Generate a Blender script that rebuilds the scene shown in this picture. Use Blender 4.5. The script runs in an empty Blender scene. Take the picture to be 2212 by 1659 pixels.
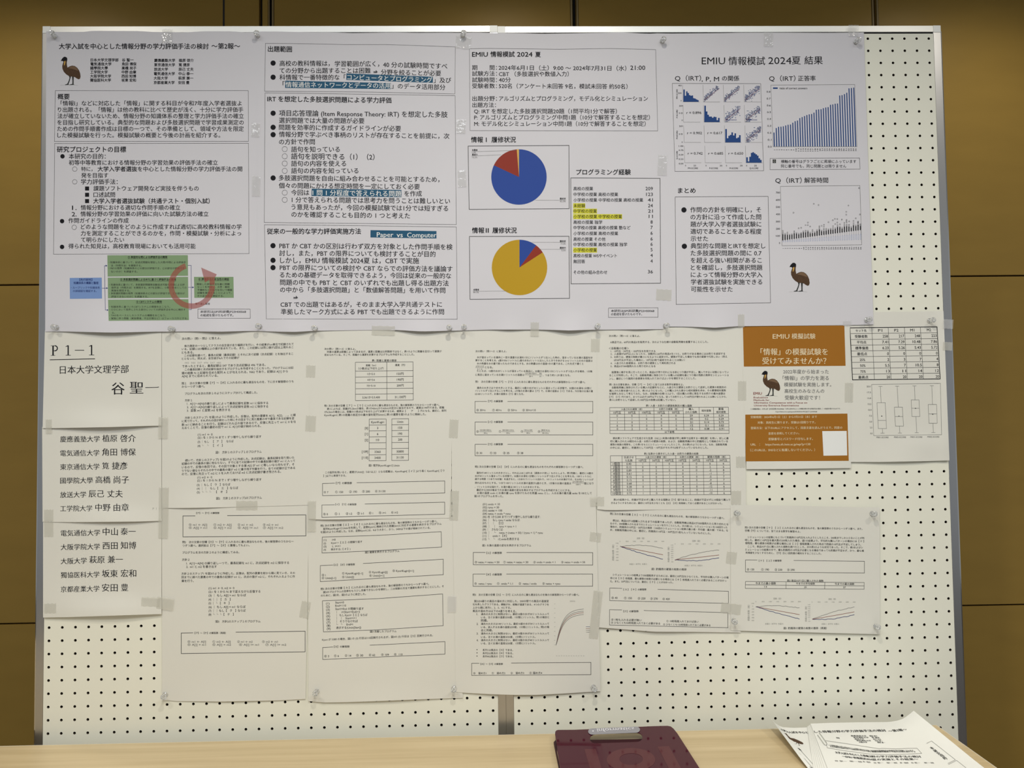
import bpy, bmesh, math, random
import numpy as np
from mathutils import Vector, Matrix
from mathutils.geometry import tessellate_polygon

random.seed(7); rng = np.random.default_rng(7)
S = bpy.context.scene
COL = S.collection
ZO = 0.735                       # the floor is z = 0; the lowest visible row of peg holes is 0.735 m above it
MM = 0.001

# ------------------------------------------------------------------ camera
CAM = np.array([0.86325, -1.45710, 0.60141 + ZO])
PITCH, YAW, ROLL = 0.0382480, -0.0216248, 0.0130719
def _rot(a, b, c):
    Rx = np.array([[1,0,0],[0,math.cos(a),-math.sin(a)],[0,math.sin(a),math.cos(a)]])
    Rz = np.array([[math.cos(b),-math.sin(b),0],[math.sin(b),math.cos(b),0],[0,0,1]])
    Ry = np.array([[math.cos(c),0,math.sin(c)],[0,1,0],[-math.sin(c),0,math.cos(c)]])
    return Rz @ Rx @ Ry
RM = _rot(PITCH, YAW, ROLL)
cam = bpy.data.cameras.new('camera'); cam_o = bpy.data.objects.new('camera', cam); COL.objects.link(cam_o)
cam.sensor_width = 36.0; cam.lens = 36.0 * 1600 / 2212; cam.clip_start = 0.02
right, fwd, up = RM[:,0], RM[:,1], RM[:,2]
cam_o.matrix_world = Matrix([[right[0], up[0], -fwd[0], CAM[0]], [right[1], up[1], -fwd[1], CAM[1]],
                             [right[2], up[2], -fwd[2], CAM[2]], [0,0,0,1]])
S.camera = cam_o

# ------------------------------------------------------------------ world, lamps, exposure
S.view_settings.view_transform = 'Standard'; S.view_settings.look = 'None'
S.view_settings.gamma = 1.0; S.view_settings.use_curve_mapping = False
S.view_settings.exposure = 0.22
W = bpy.data.worlds.new('world'); S.world = W; W.use_nodes = True
W.node_tree.nodes['Background'].inputs[0].default_value = (0.80, 0.84, 0.86, 1)
W.node_tree.nodes['Background'].inputs[1].default_value = 0.38
CEIL = 2.75
def lamp(name, x, y, watts, size, ang, blend, col=(1.0, 0.93, 0.80), aim=(0, 0)):
    l = bpy.data.lights.new(name, 'SPOT'); l.energy = watts; l.shadow_soft_size = size
    l.spot_size = math.radians(ang); l.spot_blend = blend; l.color = col
    o = bpy.data.objects.new(name, l); COL.objects.link(o)
    o.location = (x, y, CEIL - 0.03); o.rotation_euler = (aim[0], aim[1], 0)
    return o
for lx, ly, w in ((0.95, -1.0, 46), (-0.45, -1.25, 40), (2.35, -1.25, 38), (0.95, -2.4, 50)):
    lamp('ceiling_spot', lx, ly, w, 0.035, 150, 0.9)
for wx in (-0.5, 0.9, 2.3): lamp('added_wall_fill', wx, 0.22, 17, 0.06, 150, 0.9)  # unseen fill lamps, added between boards and wall to brighten the brown panels
# long fluorescent trough further back in the room
la = bpy.data.lights.new('ceiling_trough', 'AREA'); la.shape = 'RECTANGLE'; la.size = 2.4; la.size_y = 0.35
la.energy = 32; la.color = (0.93, 0.97, 1.0)
lo = bpy.data.objects.new('ceiling_trough', la); COL.objects.link(lo); lo.location = (0.9, -1.75, CEIL - 0.04)

# ------------------------------------------------------------------ materials
def mat(name, col, rough=0.6, metal=0.0, spec=0.5, noise=0.0, nscale=30.0, bump=0.0, bscale=60.0, coat=0.0,
        stretch=None, alpha=None, trans=0.0, ior=1.45, aniso=0.0):
    m = bpy.data.materials.new(name); m.use_nodes = True
    nt = m.node_tree; b = nt.nodes['Principled BSDF']
    b.inputs['Base Color'].default_value = (*col, 1)
    b.inputs['Roughness'].default_value = rough; b.inputs['Metallic'].default_value = metal
    b.inputs['Specular IOR Level'].default_value = spec; b.inputs['IOR'].default_value = ior
    b.inputs['Coat Weight'].default_value = coat; b.inputs['Coat Roughness'].default_value = 0.05
    b.inputs['Transmission Weight'].default_value = trans
    if aniso: b.inputs['Anisotropic'].default_value = aniso
    if alpha is not None: b.inputs['Alpha'].default_value = alpha
    if noise or bump:
        tc = nt.nodes.new('ShaderNodeTexCoord'); mp = nt.nodes.new('ShaderNodeMapping')
        nt.links.new(tc.outputs['Object'], mp.inputs['Vector'])
        if stretch: mp.inputs['Scale'].default_value = stretch
        if noise:
            n = nt.nodes.new('ShaderNodeTexNoise'); n.inputs['Scale'].default_value = nscale; n.inputs['Detail'].default_value = 5
            nt.links.new(mp.outputs[0], n.inputs['Vector'])
            r = nt.nodes.new('ShaderNodeMix'); r.data_type = 'RGBA'
            r.inputs[6].default_value = (*[c*(1-noise) for c in col], 1); r.inputs[7].default_value = (*[min(1, c*(1+noise)) for c in col], 1)
            nt.links.new(n.outputs[0], r.inputs[0]); nt.links.new(r.outputs[2], b.inputs['Base Color'])
        if bump:
            n2 = nt.nodes.new('ShaderNodeTexNoise'); n2.inputs['Scale'].default_value = bscale
            nt.links.new(mp.outputs[0], n2.inputs['Vector'])
            bp = nt.nodes.new('ShaderNodeBump'); bp.inputs['Strength'].default_value = bump; bp.inputs['Distance'].default_value = 0.001
            nt.links.new(n2.outputs[0], bp.inputs['Height']); nt.links.new(bp.outputs[0], b.inputs['Normal'])
    return m
def paper_mat(name, col, transl=0.12):
    m = mat(name, col, rough=0.55, spec=0.3, noise=0.015, nscale=9, bump=0.12, bscale=14)
    nt = m.node_tree; b = nt.nodes['Principled BSDF']; out = nt.nodes['Material Output']
    tr = nt.nodes.new('ShaderNodeBsdfTranslucent'); tr.inputs[0].default_value = (*col, 1)
    mx = nt.nodes.new('ShaderNodeMixShader'); mx.inputs[0].default_value = transl
    nt.links.new(b.outputs[0], mx.inputs[1]); nt.links.new(tr.outputs[0], mx.inputs[2]); nt.links.new(mx.outputs[0], out.inputs[0])
    return m
M = {}
M['poster'] = paper_mat('glossy_poster_paper', (0.63, 0.62, 0.66), 0.08)
M['sheet'] = paper_mat('copy_paper', (0.755, 0.745, 0.685), 0.16)
M['handout'] = paper_mat('handout_paper', (0.80, 0.80, 0.76), 0.1)
M['peg'] = mat('cream_painted_hardboard', (0.72, 0.715, 0.62), rough=0.5, spec=0.35, noise=0.03, nscale=6, bump=0.04, bscale=200)
M['core'] = mat('hardboard_core', (0.06, 0.045, 0.03), rough=0.9)
M['bar'] = mat('cross_bar_wood', (0.55, 0.5, 0.4), rough=0.7)
M['alu'] = mat('brushed_aluminium', (0.47, 0.47, 0.48), rough=0.30, metal=1.0, noise=0.06, nscale=40, stretch=(1, 1, 0.03))
M['alu_h'] = mat('brushed_aluminium_rail', (0.74, 0.74, 0.72), rough=0.35, metal=0.45, noise=0.06, nscale=40, stretch=(0.03, 1, 1))
M['polished'] = mat('polished_aluminium', (0.6, 0.6, 0.6), rough=0.10, metal=1.0)
M['cap'] = mat('white_plastic_cap', (0.82, 0.82, 0.79), rough=0.4)
M['dark'] = mat('dark_groove', (0.02, 0.02, 0.022), rough=0.8)
M['wall'] = mat('brown_laminate', (0.285, 0.182, 0.042), rough=0.42, spec=0.2, noise=0.09, nscale=5, stretch=(1.2, 1, 4), bump=0.03, bscale=80)
M['walledge'] = mat('laminate_edge', (0.22, 0.16, 0.07), rough=0.5)
M['table'] = None
M['ink'] = mat('black_ink', (0.010, 0.010, 0.013), rough=0.6, spec=0.12)
M['ink2'] = mat('soft_black_ink', (0.034, 0.035, 0.034), rough=0.6, spec=0.12)
M['rule'] = mat('printed_rule_ink', (0.062, 0.062, 0.062), rough=0.6, spec=0.12)
M['grey'] = mat('grey_ink', (0.17, 0.17, 0.165), rough=0.6, spec=0.12)
M['pale'] = mat('pale_grey_ink', (0.42, 0.42, 0.39), rough=0.6, spec=0.12)
M['white'] = mat('white_print', (0.72, 0.73, 0.72), rough=0.6, spec=0.12)
M['blue'] = mat('blue_pie_ink', (0.022, 0.060, 0.28), rough=0.5, spec=0.15)
M['red'] = mat('red_pie_ink', (0.24, 0.030, 0.017), rough=0.5, spec=0.15)
M['yellow'] = mat('yellow_pie_ink', (0.44, 0.27, 0.016), rough=0.5, spec=0.15)
M['gold'] = mat('pale_gold_ink', (0.62, 0.38, 0.09), rough=0.5, spec=0.15)
M['teal'] = mat('teal_highlight_ink', (0.018, 0.085, 0.16), rough=0.5, spec=0.15)
M['marker'] = mat('yellow_marker', (0.60, 0.58, 0.05), rough=0.5, spec=0.15)
M['green'] = mat('green_box_ink', (0.20, 0.30, 0.165), rough=0.5, spec=0.15)
M['lblue'] = mat('light_blue_box_ink', (0.17, 0.27, 0.52), rough=0.5, spec=0.15)
M['arrow'] = mat('translucent_red_ink', (0.42, 0.10, 0.085), rough=0.5, spec=0.15, alpha=0.5)
M['navy'] = mat('navy_ink', (0.018, 0.035, 0.16), rough=0.5, spec=0.15)
M['chart'] = mat('chart_blue_ink', (0.014, 0.052, 0.19), rough=0.5, spec=0.15)
M['orange'] = mat('orange_flyer_ink', (0.31, 0.128, 0.017), rough=0.5, spec=0.15)
M['cream'] = mat('cream_print', (0.72, 0.62, 0.42), rough=0.5, spec=0.15)
M['dred'] = mat('dark_red_ink', (0.20, 0.016, 0.012), rough=0.5, spec=0.15)
M['brown'] = mat('emu_brown_ink', (0.075, 0.042, 0.024), rough=0.6, spec=0.12, noise=0.5, nscale=500)
M['brown2'] = mat('emu_light_brown_ink', (0.16, 0.10, 0.06), rough=0.6, spec=0.12)
M['line_r'] = mat('thin_red_line', (0.25, 0.08, 0.05), rough=0.6, spec=0.12)
M['tape'] = mat('matte_clear_tape', (0.62, 0.61, 0.54), rough=0.42, alpha=0.42)
M['gtape'] = mat('glossy_clear_tape', (0.68, 0.68, 0.68), rough=0.07, spec=1.0, alpha=0.34, bump=1.0, bscale=85)
M['pin'] = mat('clear_plastic', (0.96, 0.97, 0.97), rough=0.04, trans=0.85, ior=1.45)
M['needle'] = mat('steel', (0.6, 0.6, 0.6), rough=0.2, metal=1.0)
M['maroon'] = mat('glossy_maroon_plastic', (0.060, 0.010, 0.020), rough=0.06, spec=0.14, coat=0.0)
M['maroon2'] = mat('lighter_maroon_print', (0.088, 0.021, 0.027), rough=0.09, spec=0.14, coat=0.0)
M['maroon3'] = mat('shaded_maroon', (0.035, 0.002, 0.008), rough=0.5)  # case maroon with the shade under the flap put into its colour
M['silver'] = mat('silver_label', (0.30, 0.295, 0.33), rough=0.45, metal=0.2)
M['silvertext'] = mat('silver_lettering', (0.72, 0.71, 0.76), rough=0.4)
M['floor'] = mat('carpet', (0.10, 0.085, 0.07), rough=0.95, noise=0.2, nscale=80)
M['ceil'] = mat('ceiling_board', (0.75, 0.75, 0.72), rough=0.9)
M['steel'] = mat('painted_steel', (0.35, 0.35, 0.35), rough=0.4, metal=0.7)
def wood():
    m = bpy.data.materials.new('pale_wood_laminate'); m.use_nodes = True; nt = m.node_tree; b = nt.nodes['Principled BSDF']
    tc = nt.nodes.new('ShaderNodeTexCoord'); mp = nt.nodes.new('ShaderNodeMapping'); mp.inputs['Scale'].default_value = (1.0, 22, 22)
    n = nt.nodes.new('ShaderNodeTexNoise'); n.inputs['Scale'].default_value = 2.2; n.inputs['Detail'].default_value = 7; n.inputs['Roughness'].default_value = 0.6
    nt.links.new(tc.outputs['Object'], mp.inputs[0]); nt.links.new(mp.outputs[0], n.inputs['Vector'])
    r = nt.nodes.new('ShaderNodeValToRGB'); r.color_ramp.elements[0].position = 0.3; r.color_ramp.elements[1].position = 0.7
    r.color_ramp.elements[0].color = (0.45, 0.345, 0.19, 1); r.color_ramp.elements[1].color = (0.57, 0.455, 0.275, 1)
    nt.links.new(n.outputs[0], r.inputs[0]); nt.links.new(r.outputs[0], b.inputs['Base Color'])
    b.inputs['Roughness'].default_value = 0.38
    return m
M['table'] = wood()

# ------------------------------------------------------------------ helpers
def link(o, parent=None):
    COL.objects.link(o)
    if parent is not None: o.parent = parent
    return o
def tag(o, label=None, cat=None, group=None, kind=None):
    if label: o['label'] = label
    if cat: o['category'] = cat
    if group: o['group'] = group
    if kind: o['kind'] = kind
    return o
def empty(name, loc=(0,0,0)):
    o = bpy.data.objects.new(name, None); o.location = loc; o.empty_display_size = 0.05; COL.objects.link(o); return o
def mesh(name, verts, faces, mats, parent=None, smooth=False, fm=None, origin=None):
    if origin is not None:
        verts = [(v[0]-origin[0], v[1]-origin[1], v[2]-origin[2]) for v in verts]
    me = bpy.data.meshes.new(name)
    if isinstance(verts, np.ndarray): verts = verts.tolist()
    me.from_pydata(verts, [], faces)
    for m in (mats if isinstance(mats, (list, tuple)) else [mats]): me.materials.append(m)
    if fm is not None: me.polygons.foreach_set('material_index', fm)
    if smooth: me.polygons.foreach_set('use_smooth', [True]*len(me.polygons))
    me.update()
    o = bpy.data.objects.new(name, me)
    if origin is not None and parent is None: o.location = origin
    return link(o, parent)
def box(name, x0, x1, y0, y1, z0, z1, m, parent=None, bev=0.0):
    bm = bmesh.new()
    o0 = Vector((0,0,0)) if parent is not None else Vector(((x0+x1)/2, (y0+y1)/2, z0))
    bmesh.ops.create_cube(bm, size=1)
    for v in bm.verts:
        v.co = Vector(((x0+x1)/2 + v.co.x*(x1-x0), (y0+y1)/2 + v.co.y*(y1-y0), (z0+z1)/2 + v.co.z*(z1-z0))) - o0
    if bev: bmesh.ops.bevel(bm, geom=bm.edges[:], offset=bev, segments=2, affect='EDGES')
    me = bpy.data.meshes.new(name); bm.to_mesh(me); bm.free(); me.materials.append(m)
    o = bpy.data.objects.new(name, me); link(o, parent)
    if parent is None: o.location = o0
    return o
def rays(px):
    px = np.atleast_2d(np.asarray(px, float))
    d = np.stack([(px[:,0]-1106)/1600, np.ones(len(px)), -(px[:,1]-829.5)/1600], 1) @ RM.T
    return d
def on_wall(px, y):
    """the point of the vertical plane y (metres) seen at a photograph pixel"""
    d = rays(px); t = (y - CAM[1]) / d[:,1]
    return CAM + d * t[:,None]
def on_level(px, z):
    d = rays(px); t = (z - CAM[2]) / d[:,2]
    return CAM + d * t[:,None]

# ------------------------------------------------------------------ room shell
WY = 0.70                        # panelled wall behind the boards
wall = box('wall_back', -2.6, 4.4, WY + 0.02, WY + 0.1, 0, CEIL, M['dark']); tag(wall, 'brown laminate panel wall behind the display boards', kind='structure')
floor = box('floor', -2.6, 4.4, -4.5, WY + 0.1, -0.02, 0, M['floor']); tag(floor, 'dark carpet floor under the table', kind='structure')
ceil = box('ceiling', -2.6, 4.4, -4.5, WY + 0.1, CEIL, CEIL + 0.05, M['ceil']); tag(ceil, 'white ceiling above the boards', kind='structure')
def wpart(name, x0, x1, z0, z1, y0, y1, m):
    w = wall.location
    return box(name, x0-w.x, x1-w.x, y0-w.y, y1-w.y, z0-w.z, z1-w.z, m, wall, bev=0.001)
seamx = [-2.585, -1.585, -0.686, 0.2125, 1.1100, 2.0150, 2.915, 3.815, 4.39]
seamz = [0.0, ZO + 0.020, ZO + 0.988, CEIL - 0.005]
gap = [0, 0.004, 0.004, 0.0035, 0.0095, 0.0055, 0.004, 0.004, 0]
for i in range(len(seamx)-1):
    for j in range(3):
        xa, xb = seamx[i] + gap[i]/2, seamx[i+1] - gap[i+1]/2
        if i == 2: xb = 0.178
        wpart('wall_panel', xa, xb, seamz[j] + 0.0022, seamz[j+1] - 0.0022, WY, WY + 0.02, M['wall'])
for i in (3, 4, 5):              # thin lighter metal edging on both sides of the dark joints
    for s in (-1, 1):
        xe = seamx[i] + s*(gap[i]/2 + 0.004)
        wpart('edge_strip', xe - 0.0035, xe + 0.0035, 0, CEIL - 0.005, WY - 0.002, WY, M['walledge'])
wpart('door_stile', 0.189, 0.205, 0, CEIL - 0.005, WY - 0.006, WY + 0.02, M['wall'])
wpart('groove_line', 0.072, 0.077, ZO + 0.99, CEIL - 0.005, WY - 0.0006, WY + 0.0, M['dark'])

# ------------------------------------------------------------------ pegboard display panels
PITCH_ = 0.025
def pegboard(name, x0, dz, label):
    """x0: x of the first hole column; panel is 0.9 m wide"""
    zr = ZO + dz
    zb, zt = zr - 0.424, zr + 1.376
    root = empty(name, (x0 - 0.025, 0, zb)); R_ = root.location
    def P(n, a, b, c, d, e, f, m, bev=0.0): return box(n, a-R_.x, b-R_.x, c, d, e-R_.z, f-R_.z, m, root, bev)
    # perforated sheet: one cell of front surface per hole, with the hole's wall
    verts, faces, fm = [], [], []
    ang = [math.radians(22.5 + 45*k) for k in range(8)]
    r = 0.00275; T = 0.004
    ncol, r0, r1 = 35, -2, 54
    vi = {}
    def V(x, y, z):
        k = (round(x, 5), round(y, 5), round(z, 5))
        if k not in vi: vi[k] = len(verts); verts.append((x - R_.x, y, z - R_.z))
        return vi[k]
    for i in range(ncol):
        for j in range(r0, r1 + 1):
            cx, cz = x0 + i*PITCH_, zr + j*PITCH_
            h = PITCH_/2
            xl = cx - h if i else cx - 0.0156
            xr = cx + h if i < ncol-1 else cx + 0.0156
            zl = cz - h
            zh = cz + h if j < r1 else cz + 0.0102
            c = [V(xr, 0, zh), V(xl, 0, zh), V(xl, 0, zl), V(xr, 0, zl)]
            f = len(verts)
            for a in ang: verts.append((cx + r*math.cos(a) - R_.x, 0, cz + r*math.sin(a) - R_.z))
            for a in ang: verts.append((cx + r*math.cos(a) - R_.x, T, cz + r*math.sin(a) - R_.z))
            q = lambda k: f + k % 8
            faces += [(c[0], q(0), q(1)), (c[0], q(1), q(2), c[1]), (c[1], q(2), q(3)), (c[1], q(3), q(4), c[2]),
                      (c[2], q(4), q(5)), (c[2], q(5), q(6), c[3]), (c[3], q(6), q(7)), (c[3], q(7), q(0), c[0])]
            fm += [0]*8
            for k in range(8):
                faces.append((q(k), q(k+1), f + 8 + (k+1) % 8, f + 8 + k)); fm.append(1)
    lowz = zr + r0*PITCH_ - PITCH_/2
    a = len(verts)
    for (x, z) in ((x0 - 0.0156, lowz), (x0 + 34*PITCH_ + 0.0156, lowz), (x0 + 34*PITCH_ + 0.0156, zb), (x0 - 0.0156, zb)): verts.append((x - R_.x, 0, z - R_.z))
    faces.append((a, a+1, a+2, a+3)); fm.append(0)
    mesh('perforated_sheet', verts, faces, [M['peg'], M['core']], root, fm=fm)
    P('back_sheet', x0 - 0.0155, x0 + 0.8655, 0.024, 0.027, zb, zt - 0.002, M['core'])
    for jr in (13, 33): P('cross_bar', x0 - 0.015, x0 + 0.865, 0.006, 0.02, zr + jr*PITCH_ - 0.006, zr + jr*PITCH_ + 0.0105, M['bar'])
    zg = zr + 54*PITCH_
    P('top_rail', x0 - 0.0094, x0 + 0.8594, -0.0008, 0.028, zg + 0.0137, zg + 0.0264, M['alu_h'], 0.0005)
    P('rail_groove', x0 - 0.0094, x0 + 0.8594, 0.0030, 0.020, zg + 0.0100, zg + 0.0139, M['dark'])
    for s in (0, 1):
        xa = x0 - 0.025 if s == 0 else x0 + 0.8594
        P('side_post', xa + 0.0002, xa + 0.0154, -0.0004, 0.028, zb, zg + 0.0128, M['alu'], 0.0004)
        P('corner_cap', xa + 0.0002, xa + 0.0154, -0.0010, 0.029, zg + 0.0128, zg + 0.0268, M['cap'], 0.0004)
        P('foot', xa + 0.001, xa + 0.0145, -0.015, 0.30, 0.0 - R_.z*0, 0.03, M['steel'], 0.002)
        P('leg', xa + 0.002, xa + 0.0135, 0.004, 0.026, 0.03, zb, M['steel'])
    P('bottom_rail', x0 - 0.0094, x0 + 0.8594, -0.004, 0.028, zb - 0.0145, zb, M['alu_h'])
    tag(root, label, 'display board')
    return root, P
bl, Pl = pegboard('display_board', 0.0, 0.0, 'left-hand cream pegboard display panel behind most of the posters, name cards pinned on it')
br, Pr = pegboard('display_board', 0.9, -0.0016, 'right-hand cream pegboard display panel with bare holes down its right side')
Pl('outer_spine', -0.0292, -0.0250, 0.004, 0.026, ZO - 0.40, ZO + 1.372, M['polished'], 0.001)
Pr('outer_spine', 1.7752, 1.7806, 0.004, 0.026, ZO - 0.40, ZO + 1.368, M['polished'], 0.002)

# ------------------------------------------------------------------ table
TZ = ZO - 0.0082; GAP = -0.030
tb = empty('folding_table', (0.75, GAP - 0.30, 0))
def T(n, x0, x1, y0, y1, z0, z1, m, bev=0.0): return box(n, x0-0.75, x1-0.75, y0-(GAP-0.30), y1-(GAP-0.30), z0, z1, m, tb, bev)
XR = float(on_level([(2019.4, 1563.4)], TZ)[0][0])
T('table_top', XR - 2.4, XR - 0.0015, GAP - 0.6, GAP - 0.0015, TZ - 0.026, TZ, M['table'], 0.0)
T('edge_band', XR - 0.0015, XR, GAP - 0.6, GAP, TZ - 0.026, TZ, M['bar'])
T('edge_band', XR - 2.4, XR - 0.0015, GAP - 0.0015, GAP, TZ - 0.026, TZ, M['bar'])
for sx in (XR - 2.3, XR - 0.14):
    for sy in (GAP - 0.54, GAP - 0.09):
        T('leg', sx, sx + 0.03, sy, sy + 0.03, 0, TZ - 0.056, M['steel'], 0.004)
    T('apron_rail', sx + 0.003, sx + 0.027, GAP - 0.54, GAP - 0.06, TZ - 0.056, TZ - 0.026, M['steel'])
tag(tb, 'long pale wood laminate table standing in front of the boards', 'table')

# ------------------------------------------------------------------ printed paper
class TextPool:
    """every distinct string is turned into a flat mesh once, in units of its own letter size"""
    def __init__(s): s.jobs = {}
    def add(s, txt, thin): s.jobs.setdefault((txt, thin), None)
    def run(s):
        tmp = []
        s.jobs[('国', False)] = None; s.jobs[('H', False)] = None
        for key in s.jobs:
            c = bpy.data.curves.new('lettering', 'FONT'); c.body = key[0]; c.resolution_u = 2
            if key[1]: c.offset = -0.0085
            o = bpy.data.objects.new('lettering', c); COL.objects.link(o); tmp.append((key, o, c))
        dg = bpy.context.evaluated_depsgraph_get(); dg.update()
        for key, o, c in tmp:
            me = bpy.data.meshes.new_from_object(o.evaluated_get(dg))
            n = len(me.vertices); v = np.zeros(n*3); me.vertices.foreach_get('co', v); v = v.reshape(-1, 3)[:, :2]
            lt = np.zeros(len(me.polygons), int); me.polygons.foreach_get('loop_total', lt)
            li = np.zeros(len(me.loops), int); me.loops.foreach_get('vertex_index', li)
            f = []; p = 0
            for k in lt.tolist(): f.append(li[p:p+k]); p += k
            s.jobs[key] = (v, f)
            bpy.data.meshes.remove(me)
        for key, o, c in tmp: bpy.data.objects.remove(o); bpy.data.curves.remove(c)
        a = s.jobs[('国', False)][0][:,1]; s.cy = (a.min() + a.max())/2
        b = s.jobs[('H', False)][0][:,1]; s.hy = (b.min() + b.max())/2
POOL = TextPool()
SHEETS = []
LV = {'fill': 0.10, 'fill2': 0.16, 'line': 0.22, 'text': 0.28, 'top': 0.36}      # heights of the print layers above the paper, mm

def interp(poly, s):
    poly = np.asarray(poly, float)
    L = np.concatenate([[0], np.cumsum(np.hypot(*np.diff(poly, axis=0).T))]); L /= L[-1]
    return np.stack([np.interp(s, L, poly[:,0]), np.interp(s, L, poly[:,1])], 1)

SINGLE = ('printed_frame', 'printed_fill', 'pie_slice', 'flow_box', 'flow_line', 'arrowhead', 'orange_panel', 'chart_leader', 'white_square', 'emu_body', 'emu_head', 'emu_neck_patch', 'emu_back', 'emu_leg', 'ground_line', 'circular_arrow')
class Sheet:
    """One sheet of paper lying against the board. All its print is measured in photograph pixels; each point is put
    where the ray through it meets the sheet's own surface, which stands z(px) millimetres in front of the board."""
    def __init__(s, name, label, cat, group, top, bot, z, m, bumps=(), n=(28, 36)):
        s.name, s.label, s.cat, s.group, s.top, s.bot, s.z0, s.m, s.bumps, s.n = name, label, cat, group, top, bot, z, m, bumps, n
        s.layers = {}; s.gid = 0; s.lock = False; s.tj = []; s.o = (0, 0); s.s = 1.0; s.tf = None; SHEETS.append(s); s.em = None
    def crop(s, x, y, k): s.o = (x, y); s.s = k; s.tf = None; return s
    def quad(s, a, b, c, d, w, h):
        """local frame: (0,0) at a, (w,0) at b, (w,h) at c, (0,h) at d, corners in crop coordinates"""
        A = [np.array(p, float) for p in (a, b, c, d)]
        def tf(P):
            u = (P[:,0]/w)[:,None]; v = (P[:,1]/h)[:,None]
            return A[0]*(1-u)*(1-v) + A[1]*u*(1-v) + A[2]*u*v + A[3]*(1-u)*v
        s.tf = tf; return s
    def px(s, P):
        P = np.atleast_2d(np.asarray(P, float))
        if s.tf: P = s.tf(P)
        return P*s.s + np.array(s.o)
    def height(s, P):
        z = np.full(len(P), s.z0, float)
        x, y = P[:,0], P[:,1]    # slack common to everything taped together, so neighbours never cross
        z += 0.9 + 0.35*np.sin(x/47 + 0.6*np.sin(y/83)) * np.sin(y/71 + 1.3) + 0.35*np.sin(x/97 - y/61) + 0.18*np.sin(x/29 + y/37)
        for cx, cy, rx, ry, a in s.bumps:
            z += 0.8*a*np.exp(-((P[:,0]-cx)/rx)**2 - ((P[:,1]-cy)/(ry*1.35))**2)
        return z
    def to3(s, P, lift):
        y = -(s.height(P) + lift)*MM
        d = rays(P); t = (y - CAM[1]) / d[:,1]
        return CAM + d*t[:,None]
    def add(s, part, m, P, F, lv):
        """P already in photograph pixels"""
        L = s.layers.setdefault((part, m, s.gid if part in SINGLE else 0), [[], [], 0])
        L[0].append((P, lv)); b = L[2]
        L[1] += [[int(i) + b for i in f] for f in F]; L[2] += len(P)
    # --- print primitives, in crop coordinates
    def T(s, x0, x1, y, txt, y1=None, b=0, m='ink', em=None, asp=1.0, part='printed_text', thin=False, flip=False, lv='text'):
        txt = txt.rstrip(); POOL.add(txt, thin)
        s.tj.append((s.o, s.s, s.tf, x0, x1, y, y if y1 is None else y1, txt, b, m, em, asp, part, thin, flip, lv))
    def block(s, x0, rows, **k):
        """rows: (y, x1, text[, x0 override])"""
        for r in rows:
            s.T(r[3] if len(r) > 3 else x0, r[1], r[0], r[2], **k)
    def line(s, pts, w=2.8, m='rule', part='printed_frame', lv='line'):
        if not s.lock: s.gid += 1
        P = s.px(pts); w = w*(s.s if s.tf is None else s.s)
        for a, b in zip(P[:-1], P[1:]):
            L = math.hypot(*(b-a)); n = max(1, int(L/14))
            if L < 1e-6: continue
            d = (b-a)/L; q = np.array([-d[1], d[0]])*w/2
            t = np.linspace(0, 1, n+1)[:,None]; C = (a - d*w*0.3)*(1-t) + (b + d*w*0.3)*t
            V = np.concatenate([C+q, C-q]); F = [(i, i+1, n+2+i, n+1+i) for i in range(n)]
            s.add(part, m, V, F, lv)
    def rect(s, x0, y0, x1, y1, w=2.8, m='rule', part='printed_frame'):
        s.line([(x0,y0),(x1,y0),(x1,y1),(x0,y1),(x0,y0)], w, m, part)
    def frame(s, pts, w=2.8, m='rule'): s.line(list(pts) + [pts[0]], w, m)
    def fill(s, x0, y0, x1, y1, m, part='printed_fill', lv='fill', step=14):
        if not s.lock: s.gid += 1
        P = s.px([(x0,y0),(x1,y0),(x1,y1),(x0,y1)])
        nx = max(1, int(np.hypot(*(P[1]-P[0]))/step)); ny = max(1, int(np.hypot(*(P[3]-P[0]))/step))
        u, v = np.meshgrid(np.linspace(0,1,nx+1), np.linspace(0,1,ny+1)); u = u.ravel()[:,None]; v = v.ravel()[:,None]
        V = P[0]*(1-u)*(1-v) + P[1]*u*(1-v) + P[2]*u*v + P[3]*(1-u)*v
        F = [(j*(nx+1)+i, j*(nx+1)+i+1, (j+1)*(nx+1)+i+1, (j+1)*(nx+1)+i) for j in range(ny) for i in range(nx)]
        s.add(part, m, V, F, lv)
    def fillq(s, q, m, **k):
        old = s.tf; s.tf = None; s.quad(*q, 1, 1); s.fill(0, 0, 1, 1, m, **k); s.tf = old
    def poly(s, pts, m, part='printed_fill', lv='fill2'):
        F = tessellate_polygon([[Vector((p[0], p[1], 0)) for p in pts]])
        s.add(part, m, s.px(pts), F, lv)
    def disc(s, cx, cy, r, m='ink', part='printed_text', lv='text', n=14, ry=None):
        a = np.linspace(0, 2*math.pi, n, endpoint=False)
        P = np.stack([cx + r*np.cos(a), cy + (ry or r)*np.sin(a)], 1); s.add(part, m, s.px(P), [tuple(range(n))], lv)
    def ring(s, cx, cy, r, w, m='ink2', n=14, part='printed_text', ry=None, a0=0, a1=360, lv='text'):
        ry = ry or r; full = abs(a1-a0) >= 360
        a = np.radians(np.linspace(a0, a1, n+1)); P = []
        for rr in (-w/2, w/2): P.append(np.stack([cx + (r+rr)*np.cos(a), cy + (ry+rr)*np.sin(a)], 1))
        s.add(part, m, s.px(np.concatenate(P)), [(i, i+1, n+2+i, n+1+i) for i in range(n)], lv)
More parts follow.
